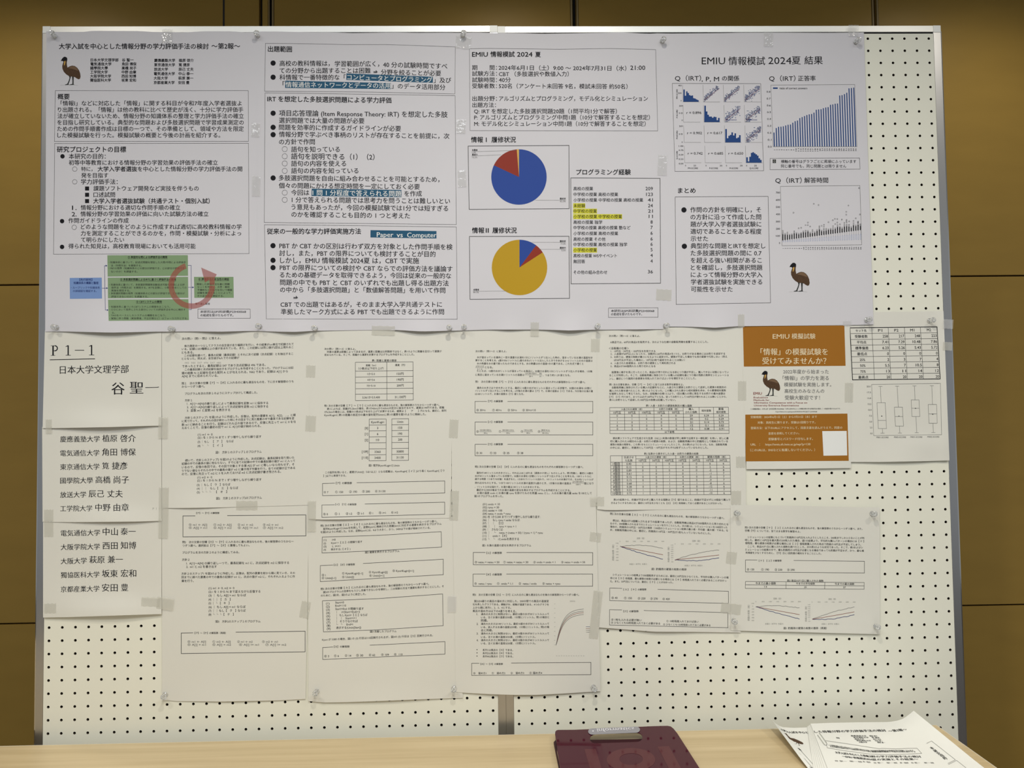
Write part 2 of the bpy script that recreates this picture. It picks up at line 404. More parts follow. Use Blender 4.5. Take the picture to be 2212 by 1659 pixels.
    def sector(s, cx, cy, r, d0, d1, m, part='pie_slice'):
        s.gid += 1
        """degrees clockwise from the top"""
        n = max(2, int((d1-d0)/6)); a = np.radians(np.linspace(d0, d1, n+1)); k = 6
        P = [(cx + r*j/k*math.sin(t), cy - r*j/k*math.cos(t)) for j in range(k+1) for t in a]
        F = [(j*(n+1)+i, j*(n+1)+i+1, (j+1)*(n+1)+i+1, (j+1)*(n+1)+i) for j in range(k) for i in range(n)]
        s.add(part, m, s.px(P), F, 'fill')
    def bullets(s, x, ys, r=11, kind='disc', m='ink'):
        for y in ys:
            if kind == 'disc': s.disc(x, y, r, m)
            elif kind == 'ring': s.ring(x, y, r, 2.6)
            else: s.fill(x-r, y-r, x+r, y+r, m, part='printed_text', lv='text')
    def grid(s, xs, ys, w=2.3, m='rule'):
        s.gid += 1; s.lock = True
        for x in xs: s.line([(x, ys[0]), (x, ys[-1])], w, m)
        for y in ys: s.line([(xs[0], y), (xs[-1], y)], w, m)
        s.lock = False
    def bird(s, ox, oy, k, ky=None):
        """the emu emblem; unit shape 200 wide 280 high"""
        ky = ky or k; s.gid += 1; s.lock = True
        t = lambda L: [(ox + x*k, oy + y*ky) for x, y in L]
        s.gid += 1; s.poly(t([(13,18),(30,2),(48,3),(61,14),(62,32),(57,55),(58,80),(64,108),(84,96),(108,88),(135,92),(158,108),(176,132),(187,160),(192,195),(186,216),(172,222),(152,212),(136,200),(110,196),(78,190),(50,172),(28,148),(15,118),(13,92),(20,66),(26,50),(14,42),(2,44),(2,36)]), 'brown', 'emu_body')
        s.gid += 1; s.poly(t([(13,18),(30,2),(48,3),(61,14),(62,32),(56,42),(40,38),(26,48),(14,40),(2,44),(2,36)]), 'ink', 'emu_head', 'text')
        s.gid += 1; s.poly(t([(33,48),(43,42),(44,58),(36,84),(30,88)]), 'gold', 'emu_neck_patch', 'line')
        s.gid += 1; s.poly(t([(70,112),(108,92),(134,96),(158,114),(170,140),(120,122)]), 'brown2', 'emu_back', 'line')
        s.gid += 1; s.poly(t([(78,188),(98,194),(86,238),(74,268),(82,276),(38,278),(40,273),(62,266),(76,236),(84,208)]), 'ink2', 'emu_leg', 'fill2')
        s.gid += 1; s.poly(t([(108,192),(126,196),(124,236),(124,266),(130,276),(82,278),(84,273),(112,266),(112,236)]), 'ink2', 'emu_leg', 'fill2')
        s.line(t([(-5,280),(30,278)]), 1.5, 'pale', 'ground_line'); s.gid += 1; s.line(t([(130,277),(165,280)]), 1.5, 'pale', 'ground_line'); s.lock = False
    def hanging_box(s, x0, x1, y0, y1, xa, xb, yr=None, yrb=None, w=3.0):
        """answer box whose top rule is broken for its title between xa and xb; yr, yrb: y at the right end"""
        yr = y0 if yr is None else yr; yrb = y1 if yrb is None else yrb
        f = lambda x: y0 + (yr-y0)*(x-x0)/(x1-x0)
        s.line([(xa, f(xa)), (x0, y0), (x0, y1), (x1, yrb), (x1, yr), (xb, f(xb))], w)
    def build(s):
        nx, ny = s.n
        u = np.linspace(0, 1, nx+1); top = interp(s.top, u); bot = interp(s.bot, u)
        V = np.concatenate([top*(1-t) + bot*t for t in np.linspace(0, 1, ny+1)])
        N = len(V)
        Pf = s.to3(V, 0.0); Pb = s.to3(V, -0.11)
        F = [(j*(nx+1)+i, (j+1)*(nx+1)+i, (j+1)*(nx+1)+i+1, j*(nx+1)+i+1) for j in range(ny) for i in range(nx)]
        Fb = [tuple(N + k for k in reversed(f)) for f in F]
        ed = [i for i in range(nx+1)] + [(j+1)*(nx+1)-1 for j in range(1, ny+1)] + [ny*(nx+1)+i for i in range(nx-1, -1, -1)] + [j*(nx+1) for j in range(ny-1, 0, -1)]
        K = len(ed); Fe = [(2*N+i, 2*N+(i+1) % K, 2*N+K+(i+1) % K, 2*N+K+i) for i in range(K)]
        org = Pf[(ny//2)*(nx+1) + nx//2]
        o = mesh(s.name, np.concatenate([Pf, Pb, Pf[ed], Pb[ed]]) - org, F + Fb + Fe, M[s.m], None, smooth=False)
        o.data.polygons.foreach_set('use_smooth', [True]*(len(F)+len(Fb)) + [False]*len(Fe))
        o.location = org; s.obj = o
        assert len(s.label.split()) <= 16, s.label
        tag(o, s.label, s.cat, s.group)
        for (co, sc, tf, x0, x1, y, y1, txt, b, m, em, asp, part, thin, flip, lv) in s.tj:
            v, f = POOL.jobs[(txt, thin)]
            if len(v) == 0: continue
            xa, xb = v[:,0].min(), v[:,0].max()
            asc = all(ord(c) < 0x2000 for c in txt)
            kx = (x1-x0)/max(xb-xa, 1e-6); ky = (em or kx*asp)
            if asc and len(txt) == 1:        # a lone figure keeps its own proportions
                kx = ky = (em or 1.7*(x1-x0)); x0 = (x0+x1)/2 - (xb-xa)*kx/2; x1 = x0 + (xb-xa)*kx
            X = x0 + (v[:,0]-xa)*kx
            cyy = POOL.hy if asc else POOL.cy
            Y = y + (y1-y)*(X-x0)/max(x1-x0, 1e-6) + (1 if flip else -1)*(v[:,1]-cyy)*ky
            s.o, s.s, s.tf = co, sc, tf
            offs = [(0, 0)]
            e = min(kx, ky)
            if b: offs = [(-0.016*b*e, 0), (0.016*b*e, 0)] + ([(0, 0.012*b*e), (0, -0.012*b*e)] if b >= 1 else [])
            if thin: offs = [(-0.014*e, 0), (-0.005*e, 0), (0.005*e, 0), (0.014*e, 0)]
            for q, (dx, dy) in enumerate(offs):
                s.add(part, m, s.px(np.stack([X+dx, Y+dy], 1)), f, LV[lv] + 0.01*q)
        for (part, m, _), (PL, F, n) in s.layers.items():
            P3 = np.concatenate([s.to3(P, LV[lv] if isinstance(lv, str) else lv) for P, lv in PL]) - org
            c = mesh(part, P3, F, M[m], o)
            if part not in SINGLE: c['kind'] = 'stuff'

# ================================================================== the posters
C1 = (80, 60, .22604); C2 = (80, 380, .22604); C3 = (540, 60, .22604); C4 = (540, 380, .22604)
C5 = (980, 60, .22604); C6 = (980, 380, .22604); C7 = (1420, 60, .22604); C8 = (1420, 380, .22604)
D1 = (80, 700, .24712); D2 = (80, 1080, .24712); D3 = (340, 700, .24718); D4 = (340, 1080, .27132)
D5 = (660, 700, .25926); D6 = (660, 1100, .25926); D7 = (980, 700, .24709); D8 = (980, 1070, .26521)
E1 = (1270, 700, .24718); E2 = (1270, 1080, .18687); E3 = (1580, 690, .20501); E4 = (1560, 1080, .18682); E5 = (1820, 660, .22298)

# ---- poster 1
s = Sheet('research_poster', 'first large poster from the left, with emu emblem and green flow chart boxes', 'poster', None,
          [(100,67.5),(125,69),(180,69),(200,66.5),(300,67),(330,69),(400,70),(440,67.5),(500,67.5),(530,70),(559,70)],
          [(97.5,716.5),(140,716),(240,718.5),(330,716.5),(420,716),(480,716.5),(530,715),(560,715)], 2.6, 'poster',
          [(238,722,95,34,10),(480,720,50,24,6),(210,66,60,20,3),(420,66,60,18,3),(120,400,60,200,1.2)])
s.crop(*C1)
s.T(210,1640,178,'大学入試を中心とした情報分野の学力評価手法の検討',b=1); s.T(1668,1940,176,'〜第2報〜',b=1)
s.bird(228,275,0.98)
for i,(a,b_) in enumerate((('日本大学文理学部','谷 聖一'),('電気通信大学','角田 博保'),('國學院大學','高橋 尚子'),('工学院大学','中野 由章'),('大阪学院大学','西田 知博'),('獨協医科大学','坂東 宏和'))):
    y = 308+i*38.6; s.T(512-i, 512-i+33.2*len(a), y, a, b=1.2, em=34); s.T(812-i, 812-i+(110 if i==0 else 138), y, b_, b=1.2, em=34)
for i,(a,b_) in enumerate((('慶應義塾大学','植原 啓介'),('東京通信大学','筧 捷彦'),('放送大学','辰己 丈夫'),('電気通信大学','中山 泰一'),('大阪大学','萩原 兼一'),('京都産業大学','安田 豊'))):
    y = 312+i*42.4; s.T(1120-i, 1120-i+33.2*len(a), y, a, b=1.2, em=34); s.T(1355-i, 1355-i+(105 if len(b_)<5 else 142), y, b_, b=1.2, em=34)
s.frame([(175,600),(1000,601),(2018,600),(2020,1085),(166,1086)])
s.T(197,310,658,'概要',b=1)
L=['「情報Ⅰ」などに対応した「情報」に関する科目が令和7年度入学者選抜よ','り出題される。「情報」は他の教科に比べて歴史が浅く、十分に学力評価手','法が確立していないため、情報分野の知識体系の整理と学力評価手法の確立',
   'を目指し研究している。典型的な問題および多肢選択問題で学習成果測定の','ための作問手順書作成は目標の一つで、その準備として、領域や方法を限定','した模擬試験を行った。模擬試験の概要と今後の計画を紹介する。']
for i,(t,a,b_) in enumerate(zip(L,(225,200,196,194,194,194),(1955,1970,1975,1975,1975,1750))): s.T(a,b_,722+i*61,t,b=.55,em=53)
s.frame([(168,1105),(2020,1103),(2026,2158),(158,2164)])
s.T(190,850,1163,'研究プロジェクトの目標',b=1)
s.bullets(243,(1228,),21)
s.T(304,655,1229,'本研究の目的：',b=.55); s.T(304,1727,1289,'初等中等教育における情報分野の学習効果の評価手法の確立',b=.55)
s.bullets(360,(1350,1472),22,'ring')
s.T(423,530,1350,'特に，',b=.55); s.T(580,956,1350,'大学入学者選抜',b=1); s.T(963,1960,1350,'を中心とした情報分野の学力評価手法の開',b=.55)
s.T(423,680,1411,'発を目指す',b=.55); s.T(420,770,1472,'学力評価手法：',b=.55)
s.crop(*C2)
s.bullets(478,(120,180,240),19,'sq')
s.T(540,1545,120,'課題ソフトウェア開発など実技を伴うもの',b=.55); s.T(540,745,180,'口述試問',b=.55); s.T(538,1650,240,'大学入学者選抜試験（共通テスト・個別入試）',b=1)
s.T(335,378,304,'1.',b=.55,em=60); s.T(418,1368,303,'情報分野における適切な作問手順の確立',b=.55)
s.T(332,378,366,'2.',b=.55,em=60); s.T(416,1638,364,'情報分野の学習効果の評価に向いた試験方法の確立',b=.55)
s.bullets(239,(432,678),21); s.bullets(355,(491,),22,'ring')
s.T(300,875,427,'作問ガイドラインの作成',b=.55)
s.T(418,1955,487,'どのような問題をどのように作成すれば適切に高校教科情報の学',b=.55); s.T(418,1950,549,'力を測定することができるのかを，作問・模擬試験・分析によっ',b=.55); s.T(420,832,611,'て明らかにしたい',b=.55)
s.T(300,1515,672,'得られた知見は，高校教育現場においても活用可能',b=.55)
P='flow_box'
s.fillq(((312,975),(618,972),(621,1172),(314,1175)),'lblue',part=P)
s.T(405,528,992,'【先行研究】',b=1,m='navy',em=26); s.T(350,586,1023,'知識体系の構築と整理',b=1,m='navy',em=26)
s.T(325,600,1068,'・ルーブリックや知識体系',m='navy',em=24); s.T(343,570,1100,'の詳細版を確認する。',m='navy',em=24)
s.fillq(((672,758),(1441,757),(1443,955),(675,962)),'green',part=P); s.fillq(((676,972),(1443,965),(1446,1165),(678,1170)),'green',part=P)
s.fillq(((678,1182),(1446,1178),(1452,1378),(684,1385)),'green',part=P); s.fillq(((1500,965),(1877,965),(1880,1165),(1503,1165)),'green',part=P)
for a,b_,y,t in ((868,1245,776,'① 典型的な問による評価手法の開発'),(795,1328,990,'② 多肢選択問題によるIRTに基づく評価手法の開発'),(948,1193,1203,'③ CBTシステムの開発'),(1543,1835,987,'④ 評価手法の妥当性の検証')):
    s.T(a,b_,y,t,b=1,em=25); s.line([(a,y+16),(b_,y+16)],2,'ink2')
for a,b_,y,t in ((685,1422,826,'・知識体系に基づいて，記述式問題を想定した大問/中問による評価手'),(706,1000,857,'法（作問方法）を開発する。'),(685,1408,883,'・PBTの限界（知識体系のどの部分が評価でき，どの部分が評価でき'),(706,960,914,'ないのか）を調査する。'),
   (690,1410,1040,'・知識体系に基づいて，多肢選択問題等自動採点可能な問題による評'),(710,1428,1068,'価手法（作問方法）を開発する。IRTを念頭に，小問の集合としての'),(710,890,1096,'実施を想定する。'),(690,1412,1123,'・多肢選択問題の限界（知識体系のどの部分が評価でき，どの部分が'),(710,1062,1153,'評価できないのか）を調査する。'),
   (692,1272,1251,'・知識体系に基づいたCBTシステムの開発をおこなう。'),(692,1418,1278,'・①②において限界とされる部分についての評価手法を中心に検討す'),(715,745,1308,'る。'),(692,1232,1333,'・TAOをベースとしたシステムの構築をおこなう。'),(692,1440,1362,'・実施に伴う問題（実施環境、不正対策など）はフォーカス外とする。'),
   (1510,1840,1035,'・開発した評価手法を基に問題'),(1532,1840,1062,'セットを作成し，大学・高校'),(1532,1865,1090,'予備校などの協力を仰いで模擬'),(1532,1860,1118,'試験を実施することによって，'),(1532,1785,1147,'その妥当性を検証する。')):
    s.T(a,b_,y,t,em=22,m='ink2')
s.T(1512,1652,1222,'繰り返し実施',em=22,m='ink2')
for p in ([(622,1072),(672,1072)],[(670,858),(645,858),(652,1282),(680,1282)],[(1443,855),(1472,855),(1475,1277),(1450,1277)],[(1443,1065),(1495,1065)]): s.line(p,3.5,'navy','flow_line')
for x,y in ((672,858),(678,1072),(684,1282),(1500,1065)): s.gid+=1; s.poly([(x,y),(x-16,y-9),(x-16,y+9)],'navy','arrowhead')
def arc(cx,cy,r,d): t=math.radians(d); return (cx+r*math.cos(t), cy+r*math.sin(t))
A0=[arc(1478,1048,222,d) for d in range(253,-1,-6)]+[arc(1478,1048,222,0)]; A1=[arc(1478,1048,170,d) for d in range(253,-1,-6)]+[arc(1478,1048,170,0)]
n=len(A0); s.add('circular_arrow','arrow',s.px(A0+A1),[(i,i+1,n+i+1,n+i) for i in range(n-1)],'top')
s.poly([(1568,875),(1718,940),(1698,975),(1697,1040),(1650,1040),(1648,990),(1605,1020)],'arrow','circular_arrow','top')
s.frame([(1537,1272),(2036,1272),(2038,1360),(1537,1360)],3); s.T(1560,1996,1298,'本研究はJSPS科研費JP23H00068',b=.6,em=27); s.T(1562,1876,1332,'の助成を受けたものです。',b=.6,em=27)

# ---- poster 2
s = Sheet('research_poster', 'second large poster from the left, text only with three teal highlighted passages', 'poster', None,
          [(555,68),(600,68),(640,69),(720,70),(760,71.5),(850,70),(900,71),(960,70.5),(999,71)],
          [(556,715),(600,716.5),(640,717),(680,714.5),(800,713),(860,713),(910,716),(970,714.5),(998,714)], 2.8, 'poster',
          [(635,722,40,26,7),(912,722,55,30,8),(850,66,80,22,3.5),(690,70,60,20,2),(700,450,120,160,1.2)])
s.crop(*C3)
s.frame([(148,149),(400,150),(900,160),(1300,160),(1962,182),(1958,632),(1200,615),(140,606)])
s.T(172,400,203,'出題範囲',b=1,y1=206)
s.bullets(221,(337,472,816,951,1021,1435),25)
s.T(283,762,341,'高校の教科情報は，',b=.55); s.T(810,1235,345,'学習範囲が広く，',b=.55); s.T(1272,1885,352,'40 分の試験時間ですべ',y1=368,b=.55)
s.T(283,1152,410,'ての分野から出題することは困難',b=.55); s.T(1180,1222,422,'⇒',b=.55); s.T(1252,1825,424,'分野を絞ることが必要',y1=436,b=.55)
s.T(283,915,474,'科情報で一番特徴的な「',b=.55)
s.fillq(((922,436),(1748,468),(1748,526),(920,498)),'teal'); s.fillq(((338,505),(1346,528),(1346,586),(336,575)),'teal')
s.T(930,1742,472,'コンピュータとプログラミング',y1=500,m='white',b=.55); s.T(1755,1922,502,'」及び',b=.55)
s.T(312,334,540,'「',b=.55,em=60); s.T(342,1342,543,'情報通信ネットワークとデータの活用',y1=555,m='white',b=.55); s.T(1352,1866,556,'」のデータ活用部分',y1=570,b=.55)
s.frame([(144,622),(900,632),(1960,648),(1972,1880),(136,1860)])
s.T(165,1352,680,'IRT を想定した多肢選択問題による学力評価',y1=694,b=1)
s.T(278,1888,816,'項目応答理論 (Item Response Theory: IRT) を想定した多肢',y1=830,b=.55); s.T(278,1092,885,'選択問題では大量の問題が必要',y1=890,b=.55)
s.T(278,1442,951,'問題を効率的に作成するガイドラインが必要',y1=964,b=.55); s.T(278,1905,1018,'情報分野で学ぶべき事柄のリストが存在することを前提に，次',y1=1036,b=.55); s.T(278,620,1090,'の方針で作問',b=.55)
s.bullets(332,(1159,1228,1296,1367),25,'ring')
s.T(394,858,1162,'語句を知っている',b=.55); s.T(394,1190,1228,'語句を説明できる（1）（2）',y1=1236,b=.55); s.T(394,918,1298,'語句の内容を使える',b=.55); s.T(394,1036,1367,'語句の内容を知っている',b=.55)
s.T(276,1810,1435,'多肢選択問題を自由に組み合わせることを可能とするため，',y1=1450,b=.55)
s.crop(*C4)
s.T(276,1622,92,'個々の問題にかける想定時間を一定にしておく必要',y1=104,b=.55)
s.bullets(332,(160,228),25,'ring')
s.T(394,565,160,'今回は',b=.55); s.fillq(((590,122),(1448,134),(1448,203),(588,192)),'teal'); s.T(598,1446,160,'1 問 1 分程度で答えられる問題',y1=172,m='white',b=.55); s.T(1475,1642,170,'を作成',b=.55)
s.T(400,1912,228,'1 分で答えられる問題では思考力を問うことは難しいとい',y1=242,b=.55); s.T(396,1893,298,'う意見もあったが，今回の模擬試験では1分では短すぎる',y1=312,b=.55); s.T(396,1528,368,'のかを確認することも目的の 1 つと考えた',y1=382,b=.55)
s.frame([(138,466),(1000,475),(1972,488),(1980,1370),(156,1367)])
s.T(162,1060,530,'従来の一般的な学力評価実施方法',b=1)
s.fillq(((1152,518),(1782,527),(1782,598),(1151,588)),'teal'); s.T(1212,1370,561,'Paper',m='white',b=.55,em=66); s.T(1402,1460,563,'vs',m='white',b=.55,em=66); s.T(1502,1780,565,'Computer',m='white',b=.55,em=66)
s.bullets(220,(666,806,876),25)
s.T(281,1935,668,'PBT か CBT かの区別は行わず双方を対象とした作問手順を検',y1=680,b=.55); s.T(281,1773,738,'討し，また，PBT の限界についても検討することが目的',y1=748,b=.55)
s.T(288,1615,807,'しかし，EMIU 情報模試 2024夏 は，CBT で実施',y1=812,b=.55); s.T(285,1935,876,'PBT の限界についての検討や CBT ならでの評価方法を議論す',y1=890,b=.55)
s.T(285,1922,946,'るための基礎データを取得できるよう，今回は従来の一般的な',y1=956,b=.55); s.T(288,1898,1018,'問題の中でも PBT と CBT のいずれでも出題し得る出題方法',y1=1026,b=.55)
s.T(288,1866,1088,'の中から「多肢選択問題」と「数値解答問題」を用いて作問',y1=1094,b=.55); s.T(415,460,1163,'⇒',b=.6); s.T(292,1835,1229,'CBT での出題ではあるが，そのまま大学入学共通テストに',b=.55); s.T(295,1854,1299,'準拠したマーク方式による PBT でも出題できるように作問',b=.55)

# ---- poster 3
s = Sheet('research_poster', 'third large poster from the left, with two pie charts and a yellow marked list', 'poster', None,
          [(994,71),(1030,70),(1060,71),(1130,72),(1170,73),(1240,72),(1300,71),(1340,70),(1400,73),(1421,72)],
          [(993,714),(1060,712),(1150,712),(1190,712.5),(1230,714),(1270,712.5),(1380,711.5),(1433,711)], 3.0, 'poster',
          [(1232,718,38,22,8),(1100,715,26,16,3),(1380,716,26,16,3),(1180,66,70,22,3),(1200,650,120,60,1.2)])
s.crop(*C5)
s.frame([(150,200),(350,197),(1000,205),(1500,198),(1930,208),(1950,985),(156,982)])
s.T(176,326,254,'EMIU',b=1.2,em=62); s.T(352,582,254,'情報模試',b=1.2); s.T(606,752,254,'2024',b=1.2,em=62); s.T(780,832,256,'夏',b=1.2)
for y,a,t,b_,x in ((381,176,'期　　間：',425,0),(438,176,'試験方法：',425,0),(498,176,'試験時間：',425,0),(556,176,'受験者数：',425,0),(677,178,'出題分野：',425,0),(738,178,'出題方法：',415,0)): s.T(a,b_-12,y,t,b=.55,em=52)
s.T(430,1650,382,'2024年6月1日（土）9:00 〜 2024年7月31日（水）',b=.55,em=53,y1=388); s.T(1688,1830,382,'21:00',b=.55,em=60)
s.T(432,1100,442,'CBT （多肢選択や数値入力）',b=.55,em=53); s.T(432,545,498,'40分',b=.55,em=53); s.T(432,1662,556,'520名（アンケート未回答 9名，模試未回答 約50名）',y1=562,b=.55,em=53)
s.T(434,1856,677,'アルゴリズムとプログラミング，モデル化とシミュレーション',b=.55,em=53)
s.T(195,1560,798,'Q: IRT を想定した多肢選択問題20題（1問平均1分で解答）',b=.55,em=53); s.T(196,1875,857,'P: アルゴリズムとプログラミング中問1題（10分で解答することを想定）',b=.55,em=53); s.T(196,1835,918,'M: モデル化とシミュレーション中問1題（10分で解答することを想定）',b=.55,em=53)
s.T(167,280,1070,'情報',b=1.2,em=60); s.T(308,316,1070,'I',b=1.2,em=60); s.T(362,594,1070,'履修状況',b=1.2,em=60)
s.T(1172,1692,1380,'プログラミング経験',b=1.2)
s.frame([(138,1131),(1102,1124),(1104,1728),(148,1736)],5)
s.sector(624,1426,265,0,295,'blue'); s.sector(624,1426,265,295,355.5,'red'); s.sector(624,1426,265,355.5,360,'gold')
s.line([(172,1184),(600,1172)],2,'grey','chart_leader'); s.line([(172,1226),(450,1214)],2,'grey','chart_leader'); s.T(175,228,1169,'未履修',b=1,em=20); s.T(176,212,1193,'1.3%',m='grey',em=20); s.T(175,228,1213,'履修中',b=1,em=20); s.T(176,226,1238,'16.2%',m='grey',em=20)
s.crop(*C6)
s.line([(780,232),(1072,233)],2,'grey','chart_leader'); s.T(1014,1070,218,'履修済',b=1,em=20); s.T(1016,1070,243,'82.5%',m='grey',em=20)
s.T(176,292,521,'情報',b=1.2,em=60); s.T(308,334,521,'II',b=1.2,em=60); s.T(371,602,521,'履修状況',b=1.2,em=60)
s.frame([(150,579),(1102,577),(1107,1170),(156,1179)],5)
s.sector(629,875,265,0,37,'blue'); s.sector(629,875,265,37,57,'red'); s.sector(629,875,265,57,360,'yellow')
for p in ([(748,634),(1070,635)],[(815,702),(1072,702)],[(186,1102),(520,1100)]): s.line(p,2,'grey','chart_leader')
s.T(1014,1070,624,'履修済',b=1,em=20); s.T(1022,1070,648,'10.2%',m='grey',em=20); s.T(1014,1070,688,'履修中',b=1,em=20); s.T(1030,1070,712,'5.5%',m='grey',em=20); s.T(188,242,1088,'未履修',b=1,em=20); s.T(188,240,1112,'84.3%',m='grey',em=20)
s.frame([(1119,19),(1972,23),(1977,1025),(1122,1031)],5)
for y,b_,t,n_,na in ((122,1332,'高校の授業','209',1834),(177,1571,'中学校の授業 高校の授業','123',1840),(231,1810,'小学校の授業 中学校の授業 高校の授業','41',1856),(285,1256,'未経験','24',1858),(337,1368,'中学校の授業','21',1858),(389,1608,'小学校の授業 中学校の授業','11',1864),(443,1420,'高校の授業 独学','8',1880),(495,1690,'中学校の授業 高校の授業 塾など','7',1880),
     (550,1571,'小学校の授業 高校の授業','6',1880),(605,1450,'高校の授業 その他','6',1880),(656,1658,'中学校の授業 高校の授業 独学','6',1880),(709,1368,'小学校の授業','5',1880),(763,1560,'高校の授業 WSやイベント','4',1880),(818,1256,'無回答','4',1880),(921,1467,'その他の組み合わせ','36',1856)):
    if y in (285,337,389,709): s.fill(1142,y-24,b_+2,y+24,'marker')
    s.T(1145,b_,y,t,b=.7,em=39); s.T(na,1903,y-y*0.006,n_,b=.5,em=46)
s.frame([(1480,1263),(1953,1260),(1953,1350),(1480,1352)],3); s.T(1504,1916,1290,'本研究はJSPS科研費JP23H00068',b=.6,em=27); s.T(1504,1800,1322,'の助成を受けたものです。',b=.6,em=27)

# ---- poster 4
s = Sheet('research_poster', 'fourth large poster from the left, with blue bar chart above an emu emblem', 'poster', None,
          [(1418,72),(1450,72.5),(1500,72),(1560,71.5),(1600,70.5),(1700,70.5),(1790,71),(1866,70)],
          [(1429,705.5),(1500,706),(1545,708),(1590,705),(1650,704),(1760,703),(1850,702),(1887,701)], 2.7, 'poster',
          [(1546,712,42,24,6),(1560,66,60,18,2.5),(1600,640,100,50,1.5),(1866,350,26,200,1.5)])
s.crop(*C7)
s.T(424,648,316,'EMIU',b=0,em=95); s.T(680,1030,318,'情報模試',b=.4,em=88); s.T(1060,1282,314,'2024',b=0,em=95); s.T(1285,1370,312,'夏',b=.4,em=86); s.T(1406,1580,312,'結果',b=.4,em=86)
s.T(168,418,482,'Q（IRT）',b=.25,em=62); s.T(424,590,490,', P, M',b=.25,em=62); s.T(618,782,484,'の関係',b=.7,em=56)
s.T(1068,1320,484,'Q（IRT）',b=.25,em=62); s.T(1345,1512,484,'正答率',b=.7,em=56)
s.frame([(143,531),(988,534),(1016,1366),(168,1373)],3)
P='scatter_matrix'
rr=random.Random(3)
cells={}
for r_ in range(4):
    for c_ in range(4):
        x0=245+c_*193+r_*5.5; y1=708+r_*194; x0+=c_*2; w_=158; h_=162
        s.line([(x0-5,y1-h_),(x0,y1),(x0+w_,y1)],2.2,'grey',P); cells[r_,c_]=(x0,y1,w_,h_)
H={0:(1,.5,.85,.72,.55,.5,.52,.3,.27,.2,.15),1:(1,.65,.45,.34,.34,.27,.33,.31,.12,.26),2:(.88,.28,.44,.5,.66,.46,.6,.28,.33,.48),3:(.42,.1,.46,.75,.8,.72,.64,.54,.34,.22)}
for d_,hh in H.items():
    x0,y1,w_,h_=cells[d_,d_]; n=len(hh); sc_={0:118,1:158,2:146,3:126}[d_]
    for i,v in enumerate(hh): s.fill(x0+3+i*(w_-12)/n, y1-v*sc_, x0+4+(i+1)*(w_-12)/n, y1-1,'chart',part=P)
for (r_,c_),k in (((0,1),150),((0,2),170),((0,3),210),((1,2),170),((1,3),190),((2,3),200)):
    x0,y1,w_,h_=cells[r_,c_]
    for i in range(k):
        a_=rr.random()**(1.3 if r_<2 else .9); b_=min(1,max(0,a_*(.85 if r_==0 else .75)+rr.gauss(.12,.10 if r_==0 and c_<3 else .17)))
        if r_==0 and c_<3: b_=max(b_,a_*.6)
        xx=x0+8+round(a_*20)/20*(w_-20) if c_!=3 else x0+8+a_*(w_-20); yy=y1-6-round(b_*20)/20*(h_-18)
        s.fill(xx-3,yy-2.5,xx+3+rr.random()*5,yy+2.5,'chart' if rr.random()<.8 else 'navy',part=P)
    if r_ in (1,): s.fill(x0+10,y1-24,x0+w_*.75,y1-19,'navy',part=P)
    s.line([(x0+8,y1-16),(x0+w_-8,y1-h_*.78)],2.2,'dred',P,'text')
for t,x,y in (('0.896',420,811),('0.902',426,1005),('0.617',620,1005),('0.742',432,1200),('0.685',628,1200),('0.650',820,1200)): s.T(x-141,x,y,'r = '+t,b=.7,em=34)
for y,t in ((552,'40'),(624,'20'),(697,'0'),(746,'20'),(815,'10'),(884,'0'),(940,'20'),(1016,'10'),(1093,'0')): s.T((236 if t=='0' else 212)-14+10*(y>700),246-14+10*(y>700),y,t,em=20,b=.5)
for y,t in ((1130,'1.00'),(1170,'0.75'),(1213,'0.50'),(1255,'0.25'),(1298,'0.00')): s.T(205,248,y,t,em=20,b=.5)
for x,t in ((269,'0'),(358,'25'),(465,'0'),(608,'20'),(661,'0'),(802,'20'),(853,'0'),(938,'25')): s.T(x-(12 if len(t)>1 else 5),x+(12 if len(t)>1 else 5),1317,t,em=20,b=.5)
for x,t in ((292,'PM-SCORE'),(497,'P-SCORE'),(690,'M-SCORE'),(882,'Q-SCORE')): s.T(x,x+(96 if t[1]=='M' else 82),1342,t,em=22,b=.5)
for y,t in ((632,'PM-SCORE'),(822,'P-SCORE'),(1022,'M-SCORE'),(1217,'Q-SCORE')):
    x=188; hgt=46 if t[1]=='M' else 40
    s.quad((x-10,y+hgt),(x-10,y-hgt),(x+10,y-hgt),(x+10,y+hgt),2*hgt,20); s.T(0,2*hgt,10,t,em=20,b=.5); s.tf=None
s.frame([(1085,548),(1886,541),(1908,1136),(1106,1136)],3,'grey')
s.fill(1105,570,1150,584,'chart',part='bar_chart'); s.T(1168,1433,577,'ratio of correct answers',em=28,b=.5)
for i,y in enumerate((1136,1070,1003,937,871,806,742,677,611)): s.T(1056-i*1.5,1092-i*1.5,y,'0.%d'%i,em=24,b=.5)
bars=(.205,.27,.288,.29,.295,.308,.318,.322,.348,.37,.38,.415,.43,.445,.46,.47,.475,.495,.537,.542,.545,.56,.57,.575,.61,.615,.625,.628,.745,.75,.765,.785,.85,.855,.86)
for i,v in enumerate(bars):
    xb=1119+i*22.85; h_=v*655; lean=-h_*0.034
    s.fillq(((xb+lean-5,1135-h_),(xb+lean+5,1135-h_),(xb+5,1135),(xb-6,1135)),'chart',part='bar_chart',step=12)
    q=str(i+1); hh_=13 if len(q)>1 else 7
    s.quad((xb-6,1166+hh_),(xb-6,1166-hh_),(xb+8,1166-hh_),(xb+8,1166+hh_),2*hh_,14); s.T(0,2*hh_,7,q,em=18,b=.8); s.tf=None
s.frame([(1078,1248),(1932,1244),(1938,1350),(1076,1356)],3)
s.fill(1102,1258,1134,1292,'ink2',part='printed_text',lv='line'); s.T(1108,1128,1275,'⇩',m='white',lv='top')
